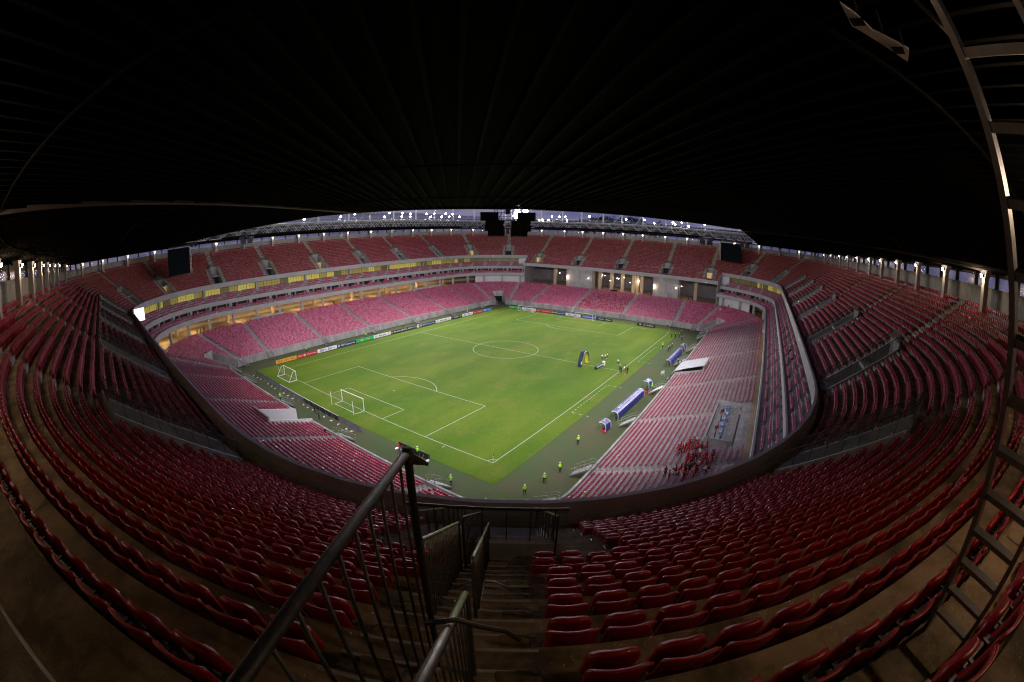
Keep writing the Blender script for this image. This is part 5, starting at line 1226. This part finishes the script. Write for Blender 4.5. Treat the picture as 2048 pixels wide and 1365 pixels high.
# ================================================================== PEOPLE
skin_m = mat('skin', (.30, .16, .10), .6); skin2_m = mat('dark_skin', (.14, .07, .045), .6); hair_m = mat('dark_hair', (.012, .009, .007), .7)
cloth = {n_: mat('cloth_'+n_, c, .85) for n_, c in dict(black=(.012, .012, .014), navy=(.015, .02, .06), hivis=(.36, .80, .04), white=(.72, .72, .72), red=(.45, .015, .02), grey=(.16, .16, .17), khaki=(.24, .18, .11), blue=(.03, .09, .3), shoe=(.02, .02, .02), orange=(.6, .12, .02), pink=(.45, .12, .14)).items()}
helmet_m = mat('white_helmet', (.78, .78, .78), .35)
def person_mesh(pose):
    """one continuous skinned body; returns a mesh with slots skin, top, bottom, shoes and the head position"""
    J, E_, C_ = [], [], []      # joints (pos, radius pair), edges, category per edge
    def j(x, y, z, r, r2=None): J.append(((x, y, z), (r, r2 or r))); return len(J)-1
    def e(a, b, c): E_.append((a, b)); C_.append(c)
    sit = pose.startswith('sit'); hz = .50 if sit else .95; lean = {'stand': .0, 'bend': .12, 'walk': .06, 'sit': .05, 'sit2': .14, 'point': .02}[pose]
    pel = j(0, 0, hz, .115, .15); sp = j(lean*.3, 0, hz+.20, .105, .135); ch = j(lean*.7, 0, hz+.42, .115, .165); nk = j(lean, 0, hz+.55, .05); hb_ = j(lean+.015, 0, hz+.64, .078); ht = j(lean+.005, 0, hz+.745, .085, .075); no = j(lean+.105, 0, hz+.66, .016)
    e(pel, sp, 1); e(sp, ch, 1); e(ch, nk, 1); e(nk, hb_, 0); e(hb_, ht, 0); e(hb_, no, 0)
    for s in (-1, 1): e(hb_, j(lean+.0, s*.088, hz+.67, .018), 0)
    for s in (-1, 1):
        hp = j(0, s*.10, hz-.04, .095)
        if sit: kn = j(.42, s*.13, hz+.0, .065); an = j(.40, s*.14, .10, .042); to = j(.56, s*.15, .045, .04)
        elif pose == 'walk': kn = j(.10+s*.16, s*.10, .52, .062); an = j(s*.26-.06, s*.10, .11 if s > 0 else .16, .042); to = j(s*.26+.10, s*.11, .05 if s > 0 else .07, .038)
        else: kn = j(.03, s*.11, .50, .062); an = j(0, s*.12, .10, .042); to = j(.16, s*.14, .045, .04)
        e(pel, hp, 2); e(hp, kn, 2); e(kn, an, 2); e(an, to, 3)
        sh = j(lean*.7, s*.185, hz+.46, .062)
        if pose == 'bend' or (pose == 'point' and s > 0): el = j(lean+.05, s*.27, hz+.21, .045); wr = j(lean+.25, s*.12, hz+.26, .032); pm = j(lean+.32, s*.06, hz+.28, .034); fd = Vector((.6, -s*.8, .1))
        elif sit: el = j(lean+.06, s*.25, hz+.20, .045); wr = j(lean+.27, s*.16, hz+.14, .032); pm = j(lean+.35, s*.13, hz+.13, .034); fd = Vector((1, -s*.3, -.2))
        elif pose == 'walk': el = j(lean-s*.12, s*.25, hz+.20, .045); wr = j(lean-s*.14+.12, s*.25, hz+.0, .032); pm = j(lean-s*.14+.16, s*.25, hz-.07, .034); fd = Vector((.4, 0, -1))
        else: el = j(lean-.02, s*.25, hz+.19, .045); wr = j(lean+.05, s*.27, hz-.05, .032); pm = j(lean+.08, s*.27, hz-.13, .034); fd = Vector((.25, 0, -1))
        e(ch, sh, 1); e(sh, el, 1); e(el, wr, 0 if pose in ('stand', 'walk') else 1); e(wr, pm, 0)
        fd.normalize(); sd_ = fd.orthogonal().normalized(); p0 = Vector(J[pm][0])
        for q, (o_, l_) in enumerate(((-.03, .07), (-.01, .085), (.012, .08), (.032, .06))):
            t1 = p0+sd_*o_+fd*l_*.6; t2 = t1+(fd+fd.cross(sd_)*.5*s).normalized()*l_*.5; k1_ = j(*t1, .010); k2_ = j(*t2, .008); e(pm, k1_, 0); e(k1_, k2_, 0)
        tb = p0+sd_*.055+fd*.02; e(wr, j(*tb, .011), 0)
    me = bpy.data.meshes.new('body_skeleton'); me.from_pydata([p for p, _ in J], E_, []); o = bpy.data.objects.new('body_skeleton', me); col.objects.link(o)
    o.modifiers.new('skin', 'SKIN'); sv = me.skin_vertices[0].data
    for i, (_, r_) in enumerate(J): sv[i].radius = r_
    sv[0].use_root = True
    sb = o.modifiers.new('smooth', 'SUBSURF'); sb.levels = 1; sb.render_levels = 1
    bpy.context.view_layer.update()
    out = bpy.data.meshes.new_from_object(o.evaluated_get(bpy.context.evaluated_depsgraph_get())); bpy.data.objects.remove(o); bpy.data.meshes.remove(me); out.name = 'body'
    out.materials.clear()
    for m_ in (skin_m, cloth['black'], cloth['black'], cloth['shoe']): out.materials.append(m_)
    PA = np.array([J[a][0] for a, b in E_]); PB = np.array([J[b][0] for a, b in E_]); D = PB-PA; L2 = (D*D).sum(1)+1e-9
    for f in out.polygons:
        c = np.array(f.center); t = np.clip(((c-PA)*D).sum(1)/L2, 0, 1); dd = np.linalg.norm(PA+D*t[:, None]-c, axis=1); f.material_index = C_[int(dd.argmin())]; f.use_smooth = True
    return out, (lean+.008, 0, hz+.70)
BODY = {p: person_mesh(p) for p in ('stand', 'bend', 'walk', 'sit', 'sit2', 'point')}
def dome(r, h, z0, n=12, brim=0.):
    b = MB(); pr = [(r*1.02+brim, z0-.01), (r*1.02, z0+.01), (r, z0+h*.35), (r*.8, z0+h*.75), (r*.35, z0+h*.97), (.01, z0+h)]; return b.lathe((0, 0, 0), pr, n)
helm_me = dome(.115, .13, .0, brim=.03).mesh('helmet', helmet_m, True); hair_me = dome(.098, .10, -.01).mesh('hair', hair_m, True); cap_me = dome(.102, .09, .0, brim=.02).mesh('cap', cloth['black'], True); rcap_me = dome(.102, .09, .0, brim=.02).mesh('cap', cloth['red'], True)
def person(P, face, pose, top, bottom, label, head='hair', skin=None, shoes='shoe', group=None, scale=1.0):
    me, hp = BODY[pose]; o = put('person', me, None, P, face); o.scale = (scale,)*3
    tag(o, label, 'person', group)
    for i, m_ in enumerate((skin or (skin_m if rnd.random() < .5 else skin2_m), cloth[top], cloth[bottom], cloth[shoes])):
        o.material_slots[i].link = 'OBJECT'; o.material_slots[i].material = m_
    if head: put({'hair': 'hair', 'helmet': 'helmet', 'cap': 'cap', 'rcap': 'cap'}[head], {'hair': hair_me, 'helmet': helm_me, 'cap': cap_me, 'rcap': rcap_me}[head], o, (hp[0], 0, hp[2]+.015))
    return o
def to_pitch(P): return math.atan2(-P[1], -P[0])
ST = 'stewards in yellow-green vests'
def steward(px, label, z=0., pose='stand', face=None):
    P = atz(*px, z); return person(P, to_pitch(P)+rnd.uniform(-.5, .5) if face is None else face, pose, 'hivis', 'black', label, 'helmet', group=ST)
steward(k2(872, 1060), 'steward in yellow-green vest and white helmet standing on the apron near the shelters')
steward(k2(750, 1252), 'steward in yellow-green vest at the foot of the right stand stairs', pose='bend')
steward(k2(642, 1325), 'steward in yellow-green vest on the apron by the near corner wall')
steward((1049, 992), 'steward in yellow-green vest behind the rail at the near corner', z=.6)
steward((902, 972), 'steward in yellow-green vest beside the stairs of the near left stand', z=.0, pose='bend')
steward((836, 914), 'steward in yellow-green vest behind the short black boards', pose='bend')
steward((1325, 697), 'steward in yellow-green vest on the grass near the right touchline')
steward(k5(1143, 937), 'steward in yellow-green vest by the far end wall stairs')
steward(k2(1378, 690), 'steward in yellow-green vest beside the stairs past the long dugout', z=.9, pose='bend')
for px_, lab in ((k1(730, 437), 'behind the red board by the left stand'), (k1(1135, 337), 'behind the green board by the left stand'), (k1(1388, 265), 'behind the long black board by the left stand'), (k1(1825, 172), 'behind the white board near the far corner'), ((971, 619), 'behind the sky blue board')):
    P = atz(*px_); d = P-CAM; P = P+d/np.linalg.norm(d[:2])*1.2; P[2] = 0; person(P, -2.0, 'stand', 'hivis', 'black', 'steward in yellow-green vest standing '+lab, 'helmet', group=ST)
def on_lower(px, py, up_=.9): 
    P = hit_h(px, py, lambda r_: hl(r_)+.0); r_ = sdf(P); P = np.array(P); P[2] = zl(min(max(r_, RL+.01), RL+.8*NL-.01)); return P
P = on_lower(1167, 1006); person(P, 1.2, 'stand', 'hivis', 'black', 'steward in yellow-green vest standing among the seats of the right stand', 'helmet', group=ST)
P = on_lower(558, 800); person((-64.2, 9.0, 1.9), .2, 'bend', 'hivis', 'black', 'steward in yellow-green vest at the top of the near left stand stairs', 'helmet', group=ST)
for px_, lab in ((k5(1505, 838), 'nearer'), (k5(1535, 815), 'middle'), (k5(1560, 795), 'farthest')):
    P = on_lower(*px_); person(P, 2.6, 'stand', 'hivis', 'black', f'steward in yellow-green vest on the far right corner stairs, {lab} of three', 'helmet', group=ST)
# dark clothed guards
GD = 'guards in black with white helmets'
gd = [(k2(1512, 328), 'leftmost of the guards at the far right corner'), (k2(1537, 330), 'second guard from the left at the far right corner'), (k2(1563, 332), 'third guard from the left at the far right corner'), (k2(1583, 352), 'nearest guard at the far right corner'), (k2(1581, 312), 'farthest guard at the far right corner'),
      (kr(570, 432), 'nearest of three guards walking by the far dugout'), (kr(610, 392), 'middle of three guards walking by the far dugout'), (kr(660, 357), 'farthest of three guards walking by the far dugout')]
for i, (px_, lab) in enumerate(gd): P = atz(*px_); person(P, 2.4 if i < 5 else 4.0, 'walk' if i > 4 else 'stand', 'black', 'black', 'person in black, '+lab, 'helmet', group=GD)
for px_, z, lab in ((kr(900, 785), 1.2, 'person in black standing on the steel stairs above the tarpaulin'), (kr(815, 760), .9, 'person in black leaning on the stair rail above the tarpaulin')):
    person(atz(*px_, z), 2.6, 'stand' if z > 1 else 'bend', 'black', 'black', lab, 'helmet', group=GD)
for px_, lab in ((k2(1478, 656), 'person in black with white helmet at the wall below the tarpaulin'), (k2(1498, 632), 'bareheaded person in black at the corner of the tarpaulin')):
    P = on_lower(*px_); person(P, 2.0, 'stand', 'black', 'black', lab, 'helmet' if 'white' in lab else 'hair', group=GD)
# players and staff near the halfway line
ky = zk(1140, 690, 140/2048)
for px_, pose, f_, lab in ((ky(935, 452), 'stand', 1.0, 'player in white shirt and black shorts, left of three near the arch'), (ky(1030, 448), 'walk', 1.2, 'player in white shirt kicking, middle of three near the arch'), (ky(1085, 410), 'stand', 2.2, 'player in white shirt and black shorts, right of three near the arch'), (ky(1400, 595), 'walk', 3.4, 'player in white shirt running alone near the halfway line')):
    person(atz(*px_), f_, pose, 'white', 'black', lab, 'hair', shoes='white', group='players on the pitch')
person(atz(*ky(1440, 788)), -.5, 'bend', 'navy', 'navy', 'person in navy top with white cap in the group at the touchline', 'helmet', group='group at the touchline')
person(atz(*ky(1485, 838)), .3, 'stand', 'black', 'black', 'person in black, second from left in the group at the touchline', 'hair', shoes='white', group='group at the touchline')
person(atz(*ky(1570, 800)), -1.2, 'bend', 'white', 'red', 'player in white shirt and red shorts in the group at the touchline', 'hair', group='group at the touchline')
person(atz(*ky(1605, 870)), 2.2, 'stand', 'black', 'khaki', 'person in black top and light trousers in the group at the touchline', 'hair', shoes='white', group='group at the touchline')
person(atz(*ky(1670, 850)), 2.8, 'stand', 'black', 'black', 'person in black, rightmost of the group at the touchline', 'hair', group='group at the touchline')
# two men behind the near goal boards, others
kf = zk(500, 720, 200/2048)
person(atz(*kf(1335, 1085)), -2.4, 'walk', 'black', 'black', 'man in black walking behind the near goal boards', 'hair', group='men behind the goal')
person(atz(*kf(1430, 1238)), -2.2, 'walk', 'navy', 'navy', 'man in navy tracksuit walking behind the near goal boards', 'hair', group='men behind the goal')
person(atz(800, 909), .6, 'point', 'red', 'blue', 'person in red shirt and blue jeans at the left of the short black boards', 'rcap')
P = on_lower(651, 868); person(P, .3, 'sit', 'black', 'black', 'person in black sitting in the front row of the near left stand', 'helmet')
# band of supporters in red
bandx = [(655, 590), (690, 530), (735, 590), (700, 670), (760, 640), (870, 500), (830, 560), (860, 610), (930, 490), (955, 460), (1010, 420), (925, 560), (1000, 600), (1040, 560), (1030, 490), (1100, 540), (1110, 590), (1190, 500), (1200, 560), (1170, 680), (1190, 730), (1060, 700), (1070, 650),
         (830, 790), (870, 790), (910, 740), (960, 760), (990, 820), (900, 860), (860, 940), (910, 930), (940, 900), (1060, 890), (1100, 900), (1150, 800), (1200, 800), (1240, 840), (1290, 790), (1330, 720), (1370, 760), (1250, 890), (1200, 950), (1250, 970), (1180, 1020), (1020, 1010), (960, 1090), (930, 1110), (870, 990), (820, 1080), (770, 1040), (760, 980), (690, 1010), (640, 1110), (600, 1020), (540, 1090), (450, 1160), (740, 1120), (720, 1190), (380, 1080)]
tops = ['red', 'red', 'red', 'black', 'red', 'navy', 'red', 'red', 'grey', 'red', 'white']
for i, (x, y) in enumerate(bandx):
    P = on_lower(*kc(x, y+25)); sitp = rnd.random() < .62; t_ = tops[i % len(tops)] if i != 58 else 'red'
    side_ = 'upper' if y < 700 else ('middle' if y < 960 else 'lower')
    person(P, math.pi/2+rnd.uniform(-.7, .7), ('sit' if rnd.random() < .5 else 'sit2') if sitp else rnd.choice(['stand', 'bend', 'point']), t_, rnd.choice(['black', 'navy', 'red', 'black']), f'supporter in {t_} in the {side_} cluster of the right stand crowd, {ordn(i+1)} from its top' , rnd.choice(['hair', 'hair', 'rcap', 'cap']), group='supporters in the right stand')
for i in range(4):
    person((xa+lx*(.12+.22*i), -(CY+(ra+rb)/2)+.75, zf), math.pi/2, 'sit' if i % 2 else 'stand', 'red', 'black', f'person in red on the press platform, {ordn(i+1)} from the camera end', 'hair', group='people on the press platform')
# a few people high in the stands
for i, (px_, py_) in enumerate([(508+0, 0)]): pass
def on_r(px, py, r_, z): h_ = hit_r(px, py, r_); return (h_[0], h_[1], z)
for i, (x, y, t_) in enumerate([(520, 660, 'black'), (507, 664, 'black'), (514, 668, 'grey')]): pass
for i, (x, y) in enumerate([(395, 668), (401, 664), (409, 667), (780, 590), (831, 580), (668, 610)]):
    h_ = hit_r(x, y, 29.6); person((h_[0], h_[1], 7.5), rnd.uniform(0, 6), 'stand', 'black', 'black', f'person in dark clothes at the concourse edge of the left stand, {ordn(i+1)} from the left', 'hair', group='people on the concourse')
for i, (x, y, c_) in enumerate([(1300, 577, 'hivis'), (1362, 597, 'black'), (1377, 598, 'black'), (1385, 601, 'navy'), (1104, 566, 'grey')]):
    h_ = hit_r(x, y, 29.2); person((h_[0], h_[1], 7.5), rnd.uniform(2, 4), 'stand', c_, 'black', f'person in {"a yellow-green vest" if c_ == "hivis" else c_} at the back of the far end lower stand, {ordn(i+1)}', 'hair', group='people behind the far stand')
for i, (x, y) in enumerate([(1573, 650), (1578, 664), (1583, 677), (1590, 650), (1594, 664), (1568, 690), (1574, 672)]):
    h_ = hit_r(x, y, 34.0); h_ = h_ if h_ is not None else hit_r(x, y, 33.0)
    person((h_[0], h_[1], 15.75), math.pi/2, 'sit', ['red', 'blue', 'white', 'black'][i % 4], 'black', f'spectator in {["red", "blue", "white", "black"][i % 4]} in the right upper boxes, {ordn(i+1)}', 'hair', group='spectators in the right boxes')
# ================================================================== NEAR THE CAMERA
FW = Vector((math.cos(YAW), math.sin(YAW), 0)); LF = Vector((-math.sin(YAW), math.cos(YAW), 0)); CV = Vector(CAM)
def rel(a, b, h): return CV+FW*a+LF*b-Vector((0, 0, h))
def floor_at(P): d = sdf(P)-RU; return zu(min(max(d, DT), 16.2))
def barrier(P, Q, label, r=.021, rb=.008, step=.13, m_=None, feet=True, low=None, corner=.10):
    m_ = m_ or dark_steel; o = thing('crowd_barrier', label, 'barrier', P, 0, 'steel barriers down the stair aisle'); d = Q-P; l = d.length; u_ = d/l
    fa, fb = floor_at(P)-P.z+.06, floor_at(Q)-P.z+.06
    if low is not None: fa, fb = low
    Dn = Vector((0, 0, -1))
    za, zb = Vector((0, 0, fa)), Vector((d.x, d.y, fb))
    c0 = u_*corner; top = [za, Vector((0, 0, -corner)), Vector((0, 0, -corner*.3))+u_*corner*.3, c0, d-c0, d-u_*corner*.3-Vector((0, 0, corner*.3)), d-Vector((0, 0, corner)), zb]
    MB().path(top, r, 10).build('top_rail', m_, o, True)
    n_ = int(l/step)
    b0, b1 = za+Vector((0, 0, .12)), zb+Vector((0, 0, .12))
    MB().tube(b0, b1, r*.8, 8).build('bottom_rail', m_, o, True)
    for i in range(1, n_):
        t = i/n_; p = Vector((0, 0, 0)).lerp(d, t); q_ = b0.lerp(b1, t); MB().tube(q_, p, rb, 6).build('bar', m_, o, True)
    if feet:
        s = Vector((-u_.y, u_.x, 0)).normalized()
        for base, t in ((za, .12), (zb, .88)):
            bb = b0.lerp(b1, t); MB().path([bb-s*.42-Vector((0, 0, .13)), bb-s*.18+Vector((0, 0, .05)), bb+s*.18+Vector((0, 0, .05)), bb+s*.42-Vector((0, 0, .13))], .016, 6).build('foot', m_, o, True)
    return o
barrier(rel(-.35, .575, .72), rel(1.99, .55, 1.13), 'dark steel barrier nearest the camera with a thick sloping top rail', r=.024, rb=.0095, step=.165, feet=False, corner=.08)
barrier(rel(.50, .25, 1.09), rel(1.78, .25, 2.0), 'grey pipe topped barrier at the bottom of the picture beside the steps', r=.024, rb=.008, m_=grey_pipe, corner=.05)
barrier(rel(3.16, .85, 2.8), rel(5.75, .85, 4.62), 'barrier standing along the steps beyond the nearest post', r=.024, rb=.009, m_=grey_pipe)
barrier(rel(3.2, .36, 3.05), rel(4.6, .36, 3.95), 'narrow barrier seen end on in the middle of the steps', r=.021, m_=grey_pipe)
barrier(rel(5.9, .80, 4.62), rel(7.9, .62, 6.0), 'farthest barrier on the steps before the stairwell glass', r=.022)
barrier(rel(5.2, .42, 4.5), rel(7.2, .42, 5.75), 'far barrier on the steps, right of the last one', r=.022)
# torn tape and leaves on the corner of the nearest barrier
leafy = mat('torn_tape', (.045, .05, .015), .7, noise=.5, nscale=25)
tp_ = thing('torn_tape', 'torn scrap of tape knotted on the corner of the nearest barrier', 'tape', rel(1.99, .55, 1.13)); b = MB(); rr = random.Random(3)
P = [(0, 0, -.02), (.02, -.012, -.04), (.03, -.03, -.05), (.05, -.05, -.06), (.07, -.075, -.068), (.09, -.105, -.085)]
Ws = [.03, .036, .03, .024, .014, .003]
V = []
for (x, y, z), w_ in zip(P, Ws):
    c_ = FW*x*.2+LF*(y)+Vector((0, 0, z)); V += [c_+Vector((0, 0, w_))+FW*.01, c_-Vector((0, 0, w_*.8))-FW*.012]
b.add(V, [(2*i, 2*i+2, 2*i+3, 2*i+1) for i in range(len(P)-1)])
b.lathe((0, 0, -.03), [(.028, -.05), (.036, -.02), (.034, .02), (.027, .05)], 9)
o = b.build('tape_strip', leafy, tp_, True); sm = o.modifiers.new('thickness', 'SOLIDIFY'); sm.thickness = .004
# wire tie across the pipe
w_ = thing('strap', 'dark rubber strap looped over the grey pipe barrier', 'strap', rel(1.15, .25, 1.55)); MB().path([LF*.10+Vector((0, 0, .02)), LF*.03+Vector((0, 0, .045)), -LF*.03+Vector((0, 0, .03))+FW*.03, -LF*.12-Vector((0, 0, .08))+FW*.08, -LF*.24-Vector((0, 0, .22))+FW*.16, -LF*.31-Vector((0, 0, .36))+FW*.2], .014, 7).build('strap_band', dark_steel, w_, True)
# ladder
L0 = Vector((-94.5734, -68.4448, 30.18)); v_ = Vector((-.06102, .09574, .25723)); wv = Vector((-.32, -.27, 0))
o = thing('ladder', 'aluminium ladder rising to the roof at the right edge', 'ladder', L0); N_r = 17
Vd = v_.normalized(); Wd = wv.normalized(); Nd = Vd.cross(Wd)
def bar(a, b_, w1, w2, dirw): 
    dn = (b_-a).normalized().cross(dirw).normalized(); h1 = dirw*w1/2; h2 = dn*w2/2
    return MB().hexa([a-h1-h2, a+h1-h2, a+h1+h2, a-h1+h2, b_-h1-h2, b_+h1-h2, b_+h1+h2, b_-h1+h2])
bar(Vector((0, 0, 0)), v_*16.7, .036, .085, Wd).build('side_rail', ladder_m, o); bar(wv, wv+v_*16.7, .036, .085, Wd).build('side_rail', ladder_m, o)
for k in range(16): a_ = v_*(k+.98); bar(a_+Wd*.012, a_+wv-Wd*.012, .05, .04, Nd).build('rung', ladder_m, o)
# bracket plate and brace under the roof, top right
Pp = [atz(*p, 34.12) for p in ((1680, 5), (1703, 50), (1815, 122), (1818, 98), (1745, 60), (1712, 28))]
o = thing('roof_bracket', 'pale notched steel plate fixed under the roof at the upper right', 'bracket', Vector(Pp[0])); b = MB(); n_ = len(Pp); dz = Vector((0, 0, .012))
V = [Vector(p)-Vector(Pp[0]) for p in Pp]; b.add([x-dz for x in V]+[x+dz for x in V], [tuple(range(n_))[::-1], tuple(range(n_, 2*n_))]+[(i, (i+1) % n_, n_+(i+1) % n_, n_+i) for i in range(n_)])
plate_m = mat('pale_steel_plate', (.55, .50, .50), .5, noise=.2, nscale=6); b.build('plate', plate_m, o)
for i, (p, q_) in enumerate((((1712, 36), (1718, 50)), ((1793, 92), (1799, 108)))):
    c_ = (Vector(atz(*p, 34.10))+Vector(atz(*q_, 34.10)))/2-Vector(Pp[0]); MB().box(c_+Vector((0, 0, -.006)), (.11, .11, .006), YAW+.5).build('plate_hole', black_m, o)
for p in ((1714, 22), (1764, 62), (1806, 92)): c_ = Vector(atz(*p, 34.12))-Vector(Pp[0]); MB().tube(c_, c_+Vector((0, 0, .4)), .012, 5).build('hanger_rod', dark_steel, o)
A = Vector(atz(1830, 0, 34.3)); B = Vector(atz(1905, 75, 33.9)); o = thing('ladder_brace', 'slim steel brace running from the roof to the ladder top', 'brace', A); MB().path([Vector((0, 0, .2)), Vector((0, 0, 0)), (B-A)*.6, B-A], .022, 7).build('brace_bar', ladder_m, o, True)
